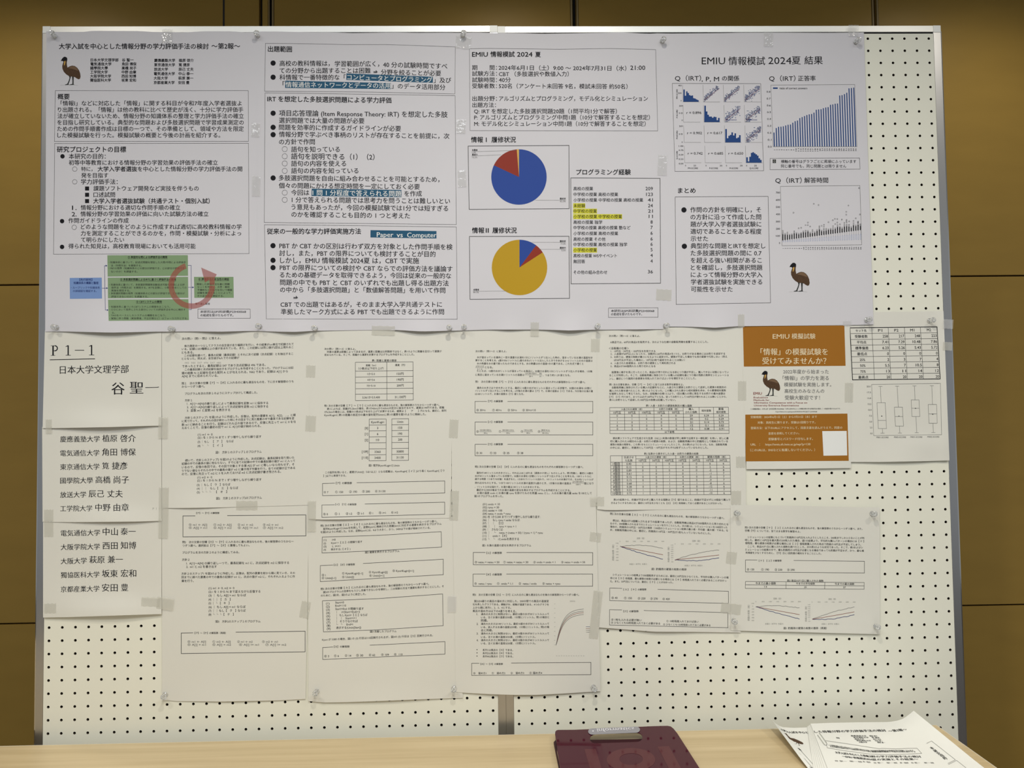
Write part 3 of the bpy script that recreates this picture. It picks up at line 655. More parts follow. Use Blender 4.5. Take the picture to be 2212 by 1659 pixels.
s.T(1182,1900,1278,'横軸の番号はグラフごとに昇順にふっています',b=.4); s.T(1182,1805,1322,'同じ番号でも，同じ問題とは限りません',b=.4)
s.crop(*C8)
s.T(1127,1380,43,'Q（IRT）',b=.25,em=62); s.T(1405,1632,42,'解答時間',b=.7,em=56)
s.T(198,365,140,'まとめ',b=1.2,em=56)
s.frame([(170,201),(1058,195),(1082,1212),(180,1228)],3.5)
s.bullets(254,(325,),25); s.bullets(258,(672,),25)
for i,(b_,t) in enumerate(((990,'作問の方針を明確にし，そ'),(992,'の方針に沿って作成した問'),(993,'題が大学入学者選抜試験に'),(995,'適切であることをある程度'),(484,'示せた'),(1032,'典型的な問題とIRTを想定し'),(995,'た多肢選択問題の間に 0.7'),(997,'を超える強い相関があるこ'),(1003,'とを確認し，多肢選択問題'),(1004,'によって情報分野の大学入'),(1002,'学者選抜試験を実施できる'),(718,'可能性を示せた'))):
    s.T(316+i*0.5,b_,324+i*69,t,b=.55,em=57)
s.frame([(1176,99),(1936,92),(1953,658),(1192,667)],3,'grey')
for i,y in enumerate((641,573,505,436,366,297,229,159)): s.T(1133-(0 if i else -30),1172,y,str(i*100),em=24,b=.5)
P='box_plot'
for i in range(35):
    q=str(i+1); xb=1202+i*21.8; hh_=12 if len(q)>1 else 6
    s.quad((xb-6,692+hh_),(xb-6,692-hh_),(xb+8,692-hh_),(xb+8,692+hh_),2*hh_,14); s.T(0,2*hh_,7,q,em=17,b=.8); s.tf=None
    bt=634-i*0.7; bh=8+i*1.25; s.rect(xb-4,bt-bh-4,xb+4,bt-2,1.5,'lblue',P); s.line([(xb,bt-bh-4),(xb,bt-bh*2-10)],1.5,'grey',P)
    base=612-i*2.9; top_=base-28-rr.random()*25; y=base
    while y>top_: s.disc(xb-3,y,5.2,'ink',P); y-=5
    for k in range(rr.choice((1,1,2,3))): s.ring(xb-3,top_-8-k*rr.uniform(10,16),5,2,'ink2',10,P)
for x,y in ((1301,351),(1495,266),(1540,278),(1826,283),(1927,116),(1936,368),(1805,342),(1805,370),(1438,446),(1416,470),(1460,483),(1438,470),(1635,442),(1677,424),(1697,410),(1720,412),(1763,417),(1833,434),(1874,430),(1896,405),(1917,444),(1350,500),(1374,495),(1570,477),(1592,467),(1808,420),(1808,432),(1745,462),(1720,445),(1700,460)): s.ring(x,y,5.5,2.2,'ink2',10,P)
s.bird(1264,828,1.0)

# ================================================================== name cards (Mincho lettering)
G = 'name cards down the left edge'
s = Sheet('name_card', 'uppermost of the three left cards, with the large underlined code P1-1', 'card', G,
          [(97,714),(220,714),(349,714)], [(92,925),(110,925),(160,924),(240,922.5),(320,920),(349,919.5)], 1.9, 'sheet', [(230,928,100,26,11),(130,720,60,30,1.5)], (20,20))
s.crop(*D1)
I_='ink'
def serif_P(s,x,y,w,h):
    s.fill(x+w*.2,y,x+w*.38,y+h,I_,part='printed_text',lv='text'); s.fill(x,y,x+w*.6,y+h*.04,I_,part='printed_text',lv='line'); s.fill(x,y+h*.96,x+w*.58,y+h,I_,part='printed_text',lv='line')
    s.ring(x+w*.52,y+h*.27,w*.33,w*.13,I_,18,'printed_text',h*.25,-90,90,'fill2'); s.fill(x+w*.3,y+h*.49,x+w*.56,y+h*.545,I_,part='printed_text',lv='fill2'); 
def serif_1(s,x,y,w,h):
    s.fill(x+w*.42,y,x+w*.62,y+h,I_,part='printed_text',lv='text'); s.fill(x+w*.1,y+h*.955,x+w*.95,y+h,I_,part='printed_text',lv='line'); s.poly([(x+w*.42,y),(x+w*.5,y+h*.08),(x+w*.1,y+h*.16),(x+w*.08,y+h*.12)],I_,'printed_text','line')
serif_P(s,120,188,68,88); serif_1(s,245,186,52,88); serif_1(s,450,184,52,88); s.fill(330,226,412,231,I_,part='printed_text',lv='text')
s.line([(113,312),(505,304)],6,'ink')
s.T(200,800,402,'日本大学文理学部',y1=394,thin=True); s.T(652,764,565,'谷',thin=True,em=118); s.T(812,928,558,'聖',thin=True,em=118); s.line([(948,556),(1052,554),(1064,550)],5,'ink','printed_text')
s = Sheet('name_card', 'middle one of the three left cards, listing six names', 'card', G,
          [(91,922),(200,920),(349,917)], [(92,1127),(110,1127.5),(160,1128),(250,1127),(300,1126.5),(349,1125)], 1.4, 'sheet', [(250,1130,90,20,7)], (20,20))
s.crop(*D1)
for y,a,a1,b_,c,d in ((1008,'慶應義塾大学',548,'植原',700,0),(1130,'電気通信大学',544,'角田',700,0),(1250,'東京通信大学',544,'筧',630,0),(1370,'國學院大學',487,'高橋',642,0),(1494,'放送大学',428,'辰己',585,0),(1614,'工学院大学',482,'中野',642,0)):
    s.T(203,a1,y,a,thin=True,y1=y-3)
for y,x0,x1,t,x2,x3,u in ((1000,572,700,'植原',728,862,'啓介'),(1120,570,698,'角田',730,862,'博保'),(1240,570,628,'筧',655,790,'捷彦'),(1362,512,640,'高橋',672,803,'尚子'),(1484,452,585,'辰己',615,748,'丈夫'),(1604,510,640,'中野',670,802,'由章')):
    s.T(x0,x1,y,t,thin=True); s.T(x2,x3,y,u,thin=True)
s.T(1010,1100,1613,'P 1 − 1',m='pale',em=26)
s = Sheet('name_card', 'lowest of the three left cards, listing five names, above bare peg holes', 'card', G,
          [(93,1125),(200,1124),(349,1122)], [(93,1334),(150,1333),(240,1330),(300,1328),(349,1326.5)], 0.9, 'sheet', [(240,1330,100,26,11),(130,1300,50,40,2)], (20,20))
s.crop(*D2)
for y,a1,a,x0,x1,t,x2,x3,u in ((290,550,'電気通信大学',575,705,'中山',732,862,'泰一'),(412,548,'大阪学院大学',573,704,'西田',732,866,'知博'),(535,434,'大阪大学',458,590,'萩原',618,750,'兼一'),(656,544,'獨協医科大学',568,704,'坂東',732,866,'宏和'),(780,544,'京都産業大学',568,704,'安田',734,796,'豊')):
    s.T(208,a1,y+2,a,thin=True,y1=y-4); s.T(x0,x1,y-12,t,thin=True); s.T(x2,x3,y-14,u,thin=True)

# ================================================================== exam sheets
GE = 'white exam question sheets in the lower rows'
# ---- column 1, upper
s = Sheet('exam_sheet', 'exam sheet right of the code card, top one, closely printed with no table', 'paper', GE,
          [(349.5,712),(668,711)], [(350,1097.5),(380,1097.5),(420,1097),(480,1096),(560,1094),(668,1091)], 1.3, 'sheet', [(420,1103,55,24,5),(600,900,80,90,1.5)], (20,24))
s.crop(*D3)
X=213
def code(s,x,rows,step=28,m='grey',em=None):
    for y,x1,t in rows: s.T(x,x1,y,t,m=m,em=em)
for y,x0,x1,t in ((130,213,553,'次の問い（問1・問2）に答えよ。'),(188,235,1190,'体力測定の一つとしてクラスの全生徒が走り幅跳びを行い，その結果がcm単位で記録されて'),(215,213,1188,'いる。記録には3種類以上の値が含まれている。また，この記録には同じ値が2回以上現れるこ'),(250,213,318,'ともある。'),
   (272,237,1186,'この記録を調べて，最長の記録（最長記録）とそれに次ぐ記録（次点記録）とを抽出するこ'),(304,213,715,'ととなった。例えば，全生徒が6人でその記録が'),(365,216,945,'であったとすると，最長記録は 547 であり次点記録は 496 である。'),(394,240,1188,'この最長記録と次点記録を抽出するプログラムを作成することになった。プログラムには記'),
   (425,213,1140,'録の総数 N と記録を収めた配列 A とが与えられる。N≧2 であり，記録は A[1] から'),(457,213,530,'A[N] までに収められている。'),(515,213,1190,'問１　次の文章の空欄【ア】〜【オ】に入れるのに最も適当なものを，下に示す解答群のうち'),(549,213,413,'から一つずつ選べ。'),(605,240,875,'プログラムを次の方針１のようにステップ分けして構成した。'),(668,240,303,'方針１')):
    y+=5*(x1-x0>600)-1; s.T(x0,x1,y,t,y1=y-17*(x1-x0)/950,m='ink2',b=.4)
s.T(237,556,338,'482  385  547  496  547  485',m='pale',em=20)
for y,x1,t in ((696,968,'1.  A[1]〜A[N]の繰り返しによって最長記録を変数 m1 に保存する'),(726,968,'2.  A[1]〜A[N]の繰り返しによって次点記録を変数 m2 に保存する'),(756,635,'3.  変数 m1 と変数 m2 を表示する')): s.T(258,x1,y,t,y1=y-6,m='ink2',b=.3)
for y,x0,x1,t in ((820,240,1208,'方針１のステップ1 を図1のように作成した。反復は，配列の要素を A[1]，A[2]，…，と順'),(849,213,1196,'に見て行って，それぞれの回が終わった時にその回までに見た要素の中で最長である記録を変'),(880,213,1208,'数 m1 に納めることを行う。記録はどれも正の値であるので，反復に先立って m1 に 0 を与'),(908,213,905,'えおくことで，反復の最初の回で m1 に A[1]の値が納められる。'),
   (1192,243,1196,'続いて，方針１のステップ2 を図2のように作成した。次点記録は，最長記録を取り除いた'),(1221,213,1203,'記録の中での最長の値に他ならない。すでに全ての記録の中での最長記録の値が m1 に入って'),(1252,213,1196,'いるので，反復の各回では，その回で対象とする値 A[i] が m1 に等しいなら何もせず，そ'),(1283,213,1203,'うでない値ならそれらの中での最長の値が m2 に書き残す作業を行う。全ての記録が正である'),(1312,213,1080,'ので，反復に先立って m2 に 0 を入れておけば m2 に次点記録が書き残される。')):
    s.T(x0,x1,y,t,y1=y-26*(x1-x0)/980,m='ink2',b=.4)
for y,x0,x1,t in ((966,352,482,'(1) m1 ← 0'),(993,352,908,'(2) i を 1 から N まで 1 ずつ増やしながら繰り返す'),(1029,352,665,'(3) ｜ もし　【　ア　】　ならば'),(1064,352,570,'(4) └　└　【　イ　】'),(1122,510,910,'図1　方針１のステップ１のプログラム'),(1340,348,478,'(1) m2 ← 0'),(1368,348,910,'(2) i を 1 から N まで 1 ずつ増やしながら繰り返す'),(1406,345,636,'(3) ｜ もし【　ウ　】ならば'),(1438,345,705,'(4) ｜ ｜　もし【　エ　】ならば'),(1470,345,608,'(5) └ └ └　【　オ　】'),(1524,514,912,'図2　方針１のステップ2のプログラム')):
    s.T(x0,x1,y,t,y1=y-10*(x1-x0)/560,m='ink2',b=.2,em=25)
# ---- column 1, lower
s = Sheet('exam_sheet', 'exam sheet right of the lowest name card, with a large blank lower margin', 'paper', GE,
          [(350,1096),(668,1089)], [(350,1513),(365,1513),(372,1514.5),(480,1515.5),(600,1513),(640,1511),(660,1510)], 0.7, 'sheet', [(420,1100,60,24,1.5),(500,1520,120,18,2)], (20,24))
s.crop(*D4)
s.T(310,493,104,'【ア】〜【ケ】の解答群',b=.7,m='ink2'); s.hanging_box(203,1182,127,294,300,557,119,286,4)
X4=((250,395),(447,590),(640,762),(840,962)); 
for xs,ts in zip(X4,('⓪ m1 ← A[i]','① m2 ← A[i]','② m1 ← m2','③ m2 ← m1')): s.T(xs[0],xs[1],197,ts,m='grey',b=.5,em=23)
for xs,ts in zip(((250,395),(447,590),(640,800),(840,1002)),('④ A[i] > m1','⑤ A[i] > m2','⑥ A[i] != m1','⑦ A[i] != m2')): s.T(xs[0],xs[1],221,ts,m='grey',b=.5,em=23)
for y,x0,x1,t in ((336,199,1085,'問2　次の文章の空欄【カ】〜【ケ】に入れるのに最も適当なものを，後の解答群のうちから一'),(364,199,733,'つずつ選べ。選択肢は【ア】〜【オ】と重複してもよい。'),(419,199,652,'プログラムを次の方針２のように構成してみる。'),(476,196,255,'方針２'),(505,230,1048,'1.  A[1]〜A[N] の繰り返し一つで，最長記録を m1 に，次点記録を m2 に保存する'),(532,230,473,'2.  m1 と m2 を書き出す'),
   (587,192,1095,'方針２のステップ1 を図3のように作成した。反復は，配列の要素を前から順に見ていき，その'),(615,192,1095,'回までに調べた要素の中での最長の記録が m1 に，次点の値が m2 に，それぞれ入るように作'),(645,192,290,'業を行う。'),
   (702,407,612,'(1) m1 ← 0, m2 ← 0'),(731,407,820,'(2) i を 1 から N まで変えながら反復する'),(760,407,705,'(3) ｜ もし A[i] > m1 ならば'),(792,407,582,'(4) ｜ ｜ 【　カ　】'),(822,407,573,'(5) ｜ └ 【　キ　】'),(852,407,702,'(6) ｜ もし A[i] < m1 ならば'),(882,407,702,'(7) ｜ ｜ もし【　ク　】ならば'),(912,407,607,'(8) └ └ └【　ケ　】'),(968,463,820,'図3　方針2のステップ１のプログラム')):
    s.T(x0,x1,y,t,y1=y-6*(x1-x0)/900,m='ink2',b=.35,em=23 if t[0]=='(' else None)
s.T(297,545,1059,'【ア】〜【ケ】の解答群（再掲）',b=.7,m='ink2'); s.hanging_box(190,1176,1059,1223,284,625,1045,1209,4)
for xs,ts in zip(((240,385),(438,582),(636,758),(834,958)),('⓪ m1 ← A[i]','① m2 ← A[i]','② m1 ← m2','③ m2 ← m1')): s.T(xs[0],xs[1],1128,ts,m='grey',b=.5,em=23)
for xs,ts in zip(((240,385),(438,586),(650,808),(860,1026)),('④ A[i] > m1','⑤ A[i] > m2','⑥ A[i] != m1','⑦ A[i] != m2')): s.T(xs[0],xs[1],1152,ts,m='grey',b=.5,em=23)
# ---- column 2, upper
s = Sheet('exam_sheet', 'exam sheet below the second poster, with a fare table above two narrow number columns', 'paper', GE,
          [(667,712.5),(978,713)], [(667,1121),(690,1122.5),(740,1122),(800,1121),(880,1120.5),(974,1119)], 1.5, 'sheet', [(735,1127,70,26,6),(800,740,90,40,1)], (20,24))
s.crop(*D5)
for y,x0,x1,t,k in ((207,157,417,'次の問い（問1〜3）に答えよ。',0),(232,178,1134,'列車の運賃は距離によって決まるが，運賃と距離は比例関係ではなく，表1のように距離を区切って運賃が',-5),(257,157,907,'定められている。そこで，距離から運賃を計算するプログラムを作成することにした。',-4),(304,553,758,'表1 距離と運賃の関係',0),
   (681,157,1115,'問1 次の文章の空欄【 ア 】〜【 ウ 】に入れるのに最も適当なものを，後の解答群のうちから一つずつ選べ。',-8),(707,178,1155,'表1によれば，距離が5.2kmの場合，表1の4(km)から6(km)の区分に該当するので，運賃は190円である。距離',-12),(733,157,1172,'が6.2kmの場合には，距離の小数点以下を切り上げて計算するため，運賃は【　　ア　　】円となる。最初に，配列',-12),(759,157,1003,'KyoriKugiriに表1の距離の各区分の最大値を配列Untinに表1の運賃を図1のように格納した。',-8),
   (1178,527,783,'図1 配列KyoriKugiriとUntin',0),(1237,165,1158,'この配列を用いると，運賃がUntin[i]（iは1以上）となる距離は，KyoriKugiri[【 イ 】]より長く KyoriKugiri[【 ウ',-16),(1265,147,338,'】]以下と表現できる。',-3)):
    s.T(x0,x1,y,t,y1=y+k,m='ink2',b=.35)
s.quad((415,319),(896,315),(898,632),(416,638),480,319); s.grid((0,261,480),(0,73,122,171,220,266,319),3)
for cx,cy,hw,t in ((130,26,42,'距離（km）'),(130,52,104,'（小数点以下切り上げ）'),(372,26,42,'運賃（円）'),(130,98,31,'1から3'),(130,147,31,'4から6'),(130,196,36,'7から10'),(130,293,73,'3,361から3,400'),(372,98,28,'150円'),(372,147,28,'190円'),(372,196,28,'200円'),(372,293,45,'31,130円')): s.T(cx-hw,cx+hw,cy,t,m='ink2',b=.4)
s.crop(*D5)
for q,ts in ((((530,792),(672,791),(671,1138),(529,1140)),('KyoriKugiri','3','6','10','','3360','3400')),(((719,790),(859,788),(858,1135),(718,1137)),('Untin','150','190','200','','30800','31130'))):
    s.quad(*q,140,347); s.grid((0,140),(0,49,98,148,197,247,297,347),3)
    for i,t in enumerate(ts):
        if t: hw={11:52,5:(25 if t=='Untin' else 30),4:25,3:17,2:12,1:6}[len(t)]; s.T(70-hw,70+hw,25+i*49.5,t,m='ink2',b=.4,em=26)
    s.crop(*D5)
for y,x0,t in ((867,495,'[0]'),(915,495,'[1]'),(966,495,'[2]'),(1063,470,'[109]'),(1113,470,'[110]')): s.T(x0,520,y,t,m='ink2',b=.4,em=26)
s.hanging_box(142,1160,1328,1430,243,427,1307,1407,3.5); s.T(253,386,1325,'【ア】の解答群',b=.7,m='ink2')
for x0,x1,t in ((152,189,'⓪ 7'),(247,313,'① 150'),(364,429,'② 190'),(472,536,'③ 200'),(580,666,'④ 31130')): s.T(x0,x1,1404-x0*0.02,t,m='ink2',b=.4)
s.hanging_box(136,1160,1508,1610,242,495,1484,1584,3.5); s.T(249,424,1503,'【イ】【ウ】の解答群',b=.7,m='ink2')
for x0,x1,t in ((148,186,'⓪ 0'),(243,282,'① 1'),(336,388,'② i-2'),(430,484,'③ i-1'),(528,562,'④ i'),(611,668,'⑤ i+1'),(714,770,'⑥ i+2')): s.T(x0,x1,1587-x0*0.024,t,m='ink2',b=.4)
# ---- column 2, lower
s = Sheet('exam_sheet', 'exam sheet in the second column from the left, lower one, with two boxed programs', 'paper', GE,
          [(666,1121),(978,1116)], [(666,1514.5),(700,1517.5),(740,1517),(800,1515),(900,1511),(970,1508.5),(1000,1507.5)], 0.9, 'sheet', [(735,1127,70,24,2),(830,1518,140,18,2.5),(850,1430,120,60,1.5)], (20,24))
s.crop(*D6)
for y,x0,x1,t,k in ((138,126,1097,'問2 次の文章の空欄【 エ 】〜【 オ 】に入れるのに最も適当なものを，後の解答群のうちから一つずつ選べ。',-38),(165,148,1132,'配列KyoriKugiriとUntinを利用して，変数Kyoriに格納された距離(km)に対応する運賃を表示するプログラム',-44),(192,126,1042,'を図2のように作成した。なお，変数Kyoriには，0より大きく，かつ，3400以下の値が格納されている。',-38),
   (256,150,250,'(1)       i=0',-3),(284,150,472,'(2)       Kyori >【 エ 】の間繰り返す',-14),(311,150,290,'(3)       L  i=i+1',-5),(338,150,373,'(4)       表示する(【 オ 】)',-8),(360,496,782,'図2 運賃を表示するプログラム',-12),
   (665,127,1028,'問3 次の文章の空欄【 カ 】に入れるのに最も適当なものを，後の解答群のうちから一つずつ選べ。',-44),(692,148,1152,'図2のプログラムの効率をもう少し改善できないかを検討し，二分探索の方法で運賃を表示することにした。そ',-50),(720,127,503,'のために，図2を，図3のように修正した。',-14),(1020,538,757,'図3 改善したプログラム',-4),(1088,138,1062,'Kyori が 3380 の場合，図2 の (3) 行目は110回実行されるが，図3の (5) 行目は【カ】回実行される。',-38)):
    s.T(x0,x1,y,t,y1=y+k,m='ink2',b=.35)
s.frame([(140,232),(600,218),(1130,187),(1134,315),(600,345),(137,365)],3.5)
s.hanging_box(123,1148,470,603,228,480,417,545,3.5); s.T(236,411,464,'【エ】【オ】の解答群',y1=460,b=.7,m='ink2')
for x0,x1,y,t in ((136,168,548,'⓪ i'),(305,478,534,'① KyoriKugiri[i-1]'),(528,682,524,'② KyoriKugiri[i]'),(725,902,513,'③ KyoriKugiri[i+1]'),(136,253,573,'④ Untin[i-1]'),(305,402,564,'⑤ Untin[i]'),(532,655,553,'⑥ Untin[i+1]')): s.T(x0,x1,y,t,m='ink2',b=.4)
s.frame([(141,763),(600,745),(1142,706),(1147,970),(600,1005),(149,1022)],3.5)
for i,(x0,x1,t) in enumerate(((248,320,'Start=0'),(248,337,'End=110'),(248,485,'Start!=End の間繰り返す'),(260,453,'｜    i=(Start+End)÷2'),(260,515,'｜  もし Kyori>【 エ 】ならば'),(260,422,'｜  ｜   Start=i+1'),(260,436,'｜  そうでなければ'),(260,395,'└  └    End=i'),(256,463,'表示する(Untin[Start])'))):
    s.T(x0,x1,778+i*26.3,t,y1=776+i*26,m='ink2',b=.35,em=23); s.T(170+i*1,200+i*1,785+i*26.4,'(%d)'%(i+1),m='ink2',b=.35,em=25)
s.hanging_box(143,1162,1152,1252,228,537,1103,1207,3.5); s.T(237,366,1145,'【カ】の解答群',b=.7,m='ink2')
for x0,x1,t in ((156,196,'⓪ 3'),(238,278,'① 6'),(328,380,'② 14'),(422,480,'③ 30'),(528,580,'④ 62'),(630,694,'⑤ 109'),(738,808,'⑥  110')): s.T(x0,x1,1228-x0*0.025,t,m='ink2',b=.4)
# ---- column 3, upper
s = Sheet('exam_sheet', 'exam sheet below the third poster, with three answer boxes one under another', 'paper', GE,
          [(975,711),(1290,710)], [(976,1084),(1290,1086)], 1.2, 'sheet', [(1040,900,60,80,1)], (20,20))
s.crop(*D7)
for y,x0,x1,t,k in ((238,190,462,'次の問い（問1〜3）に答えよ。',0),(291,203,1215,'水が溜まっている湯舟に一定の温度のお湯を1分に1リットルずつ注入した時の，溜まっているお湯の温度を計',3),(317,190,1213,'算することを考える。a度の水bリットルにc度の水をdリットル注入したときできあがる b+d リットルの水の温度は',4),(345,203,1135,'水の熱量を水の量で割ったものであるとする。水の熱量は水の温度×水の量である。これを式で書くと',2),(378,273,343,'となる。',0),
   (410,203,1212,'たとえば，10度の水30リットルが溜まっている風呂に，50度のお湯を1分に1リットルずつ注入する場合，1分後',4),(443,190,617,'に風呂に溜まっているお湯31リットルの温度は',1),(447,780,1020,'，つまり約11.29 度となる。',0),(504,190,1150,'問1　次の文章の空欄【ア】〜【ウ】に入れるのに最も適当なものをそれぞれの解答群から一つずつ選べ。',4),
   (558,203,1205,'湯舟の大きさは十分大きいとする。最初に10度の水が30リットル溜まっている状態で，50度のお湯を1分間に',3),(583,190,1217,'1リットルずつ注入することを考える。x分後のお湯の量は【ア】で，お湯の温度は【イ】である。70分後のお湯の量',4),(611,187,615,'は100リットルで，お湯の温度は【ウ】度となる。',0),
   (1247,187,1133,'問2 次の文章の空欄【エ】【オ】に入れるのに最も適当なものをそれぞれの解答群から一つずつ選べ。',3),(1301,200,1219,'湯舟が100リットルの大きさとし，それ以上はこぼれる（源泉かけ流し）ものとしよう。問1同様に，最初に10度の',3),(1328,185,1203,'水が30リットル溜まっている状態で，50度のお湯を1分間に1リットルずつ注入することを考える。100リットルに',3),(1355,185,1222,'達する時間（つまり70分後）を過ぎると，1分あたり1リットル加わり，101リットルのお湯ができ，その内1リットルが',4),
   (1388,185,1027,'流れ出るものとする。つまり100リットルのお湯の温度がα度のとき，1分後のお湯の温度は',5),(1393,1140,1222,'度になり',0),(1423,185,752,'，1リットル分は溢れて，お湯の量は100リットルのままとする。',2),(1450,200,1022,'最初から200分後までのお湯の温度の変化を表示するプログラムを作成することにする。',4),(1477,205,1207,'お湯の温度 ondo にお湯の量 ryou を掛けたものを熱量 netsu とし，入るお湯の最大量 saidai を100として',2),(1504,182,433,'図1のプログラムを作った。',2)):
    s.T(x0,x1,y,t,y1=y+k,m='ink2',b=.35)
def frac(s,x0,x1,y,a,b_,w=2,h=13):
    s.line([(x0,y),(x1,y)],w,'ink2'); s.T(x0+4,x1-4,y-h,a,m='ink2',em=17); c=(x0+x1)/2; s.T(c-5*len(b_)/1.3,c+5*len(b_)/1.3,y+h,b_,m='ink2',em=17)
frac(s,190,266,380,'a×b+c×d','b + d'); frac(s,622,730,444,'10×30+50×1','30+1'); s.T(732,742,444,'=',m='ink2',em=17); frac(s,744,774,444,'350','31'); frac(s,1036,1140,1390,'α×100+50×1','100+1')
for y0,y1,t,yt in ((676,776,'【ア】の解答群',675),(856,969,'【イ】の解答群',856),(1051,1151,'【ウ】の解答群',1051)):
    s.hanging_box(187,1217,y0,y1,290,472,y0,y1,3.5); s.T(301,430,yt,t,b=.7,m='ink2')
for x0,x1,t in ((199,277,'⓪ 30+n'),(338,417,'① 40+n'),(472,551,'② 50+n'),(601,717,'③ 30+n+10')): s.T(x0,x1,752,t,m='ink2',b=.4)
for x0,t,f0,f1,a,b_ in ((199,'⓪',226,332,'10×30+50×n','30+n'),(395,'①',422,530,'30×50+10×n','30+n'),(587,'②',613,691,'10×n+30','30+n'),(736,'③',762,842,'30×n','30+10+n')): s.T(x0,x0+20,939,t,m='ink2',b=.4); frac(s,f0,f1,940,a,b_)
for x0,x1,t in ((197,249,'⓪ 30'),(317,371,'① 33'),(432,486,'② 35'),(554,608,'③ 38')): s.T(x0,x1,1127,t,m='ink2',b=.4)
# ---- column 3, lower
s = Sheet('exam_sheet', 'exam sheet with a small curve graph at its right, lower one of the third column', 'paper', GE,
          [(977,1083),(1020,1083),(1287,1085)], [(985,1495),(1003,1496.5),(1060,1499.5),(1110,1501),(1160,1501),(1220,1498),(1297,1493)], 1.7, 'sheet', [(1120,1505,90,24,4),(1290,1300,30,120,2)], (22,26))
s.crop(*D8)
for i,(x1,t) in enumerate(((376,'(01) ondo = 10'),(370,'(02) ryou = 30'),(395,'(03) saidai = 100'),(463,'(04) netsu = ondo * ryou'),(705,'(05) iを 1から200 まで1つずつ増やしながら繰り返す:'),(540,'(06) ｜    もし ryou < saidai ならば:'),(402,'(07) ｜    ｜    【エ】'),(508,'(08) ｜    ｜    ryou = ryou + 1'),(402,'(09) ｜    さもなくば:'),(725,'(10) ｜    └    netsu = (netsu + 50) / (ryou + 1) * ryou'),(432,'(11) ｜    ondo = 【オ】'),(532,'(12) └    └    iとondoを表示する'))):
    s.T(237-i*0.2,x1,72+i*25.8,t,m='ink2',b=.35,em=23)
for y,x0,x1,t,k in ((408,234,631,'図1 お湯の温度の変化を表示するプログラム',0),(810,155,1021,'問3　次の文章の空欄【カ】〜【ク】に入れるのに最も適当なものを後のの解答群から一つずつ選べ。',0),(862,168,775,'図2は4通りの風呂の溜め方に対応した，200分間での風呂の温度変',0),(888,155,775,'化を表したグラフである。横軸が分，縦軸が温度である。4つのグラフを',2),(915,155,467,'上から順に系列1，2，3，4とする。',0),(942,155,510,'風呂の溜め方は以下の4通りを考える。',2)):
    s.T(x0,x1,y,t,y1=y+k,m='ink2',b=.35)
for y,t,u in ((968,'1.','湯舟の大きさに制限はない。最初10度の水が30リットル入って'),(994,'','いる。注ぐお湯の温度は50度，1分間に1リットル。問1の場合と'),(1020,'','同様。'),(1047,'2.','湯舟の大きさは100リットル。最初10度の水が30リットル入って'),(1074,'','いる。流入するお湯の温度は50度，1分間に1リットル。問2の場'),(1100,'','合と同様。'),(1126,'3.','湯舟の大きさに制限はない。最初10度の水が30リットル入って'),(1154,'','いる。注ぐお湯の温度は55度，1分間に1リットル。'),(1180,'4.','湯舟の大きさに制限はない。最初10度の水が40リットル入って'),(1206,'','いる。注ぐお湯の温度は50度，1分間に1リットル。')):
    if t: s.T(187,200,y,t,m='ink2',b=.35,em=24)
    s.T(222,222+{'同様。':55,'合と同様。':95}.get(u,(445 if u.endswith('リットル。') else 555)),y,u,y1=y-1,m='ink2',b=.35)
for i,t in enumerate(('系列1は風呂の【カ】である。','系列2は風呂の【キ】である。','系列4は風呂の【ク】である。')): s.disc(190,1257+i*26,4,'ink2'); s.T(237,484,1260+i*26,t,m='ink2',b=.35)
for y0,y1,t,yt,xb,x0,x1,yr,yrb in ((465,565,'【エ】の解答群',469,432,160,1133,467,567),(641,741,'【オ】の解答群',645,430,158,1132,641,740)):
    s.hanging_box(x0,x1,y0,y1,258,xb,yr,yrb,3.5); s.T(267,392,yt,t,b=.7,m='ink2')
for x0,x1,t in ((172,372,'⓪ netsu = netsu + 50'),(405,607,'① netsu = netsu + 30'),(649,828,'② ondo = ondo + 1'),(876,1070,'③ netsu = ondo + 50')): s.T(x0,x1,544,t,m='ink2',b=.4)
for x0,x1,t in ((169,310,'⓪  netsu / ryou'),(353,481,'①  ondo * 1.1'),(530,676,'②  netsu / ondo'),(723,867,'③ netsu + ryou')): s.T(x0,x1,719,t,m='ink2',b=.4)
s.hanging_box(147,1118,1368,1467,208,470,1361,1460,3.5); s.T(218,401,1374,'【カ】〜【ク】の解答群',b=.7,m='ink2')
for x0,x1,t in ((160,266,'⓪　溜め方1'),(310,420,'①　溜め方2'),(464,573,'②　溜め方3'),(617,720,'③ 溜め方4')): s.T(x0,x1,1450-x0*.005,t,m='ink2',b=.4)
P='curve_graph'
for k,(ye,m_) in enumerate(((926,'grey'),(943,'grey'),(955,'line_r'),(970,'grey'))):
    pts=[(834,1220)]+[(834+224*t_, 1220-(1220-ye)*(1-math.exp(-4.2*t_))/(1-math.exp(-4.2))+ (k*6)*math.exp(-3*t_)) for t_ in np.linspace(.06,1,16)]
    s.line(pts,3,m_,P)
for y in range(885,1225,37): s.line([(820,y),(827,y)],3,'pale',P)
for x in range(835,1062,20): s.line([(x,1307),(x+8,1307)],4,'pale',P)
s.T(945,990,862,'温度変化',m='pale',b=.3,part=P)
for i,m_ in enumerate(('navy','line_r','grey','grey')): s.line([(1078,1070+i*15),(1112,1070+i*15)],2.5,m_,P)
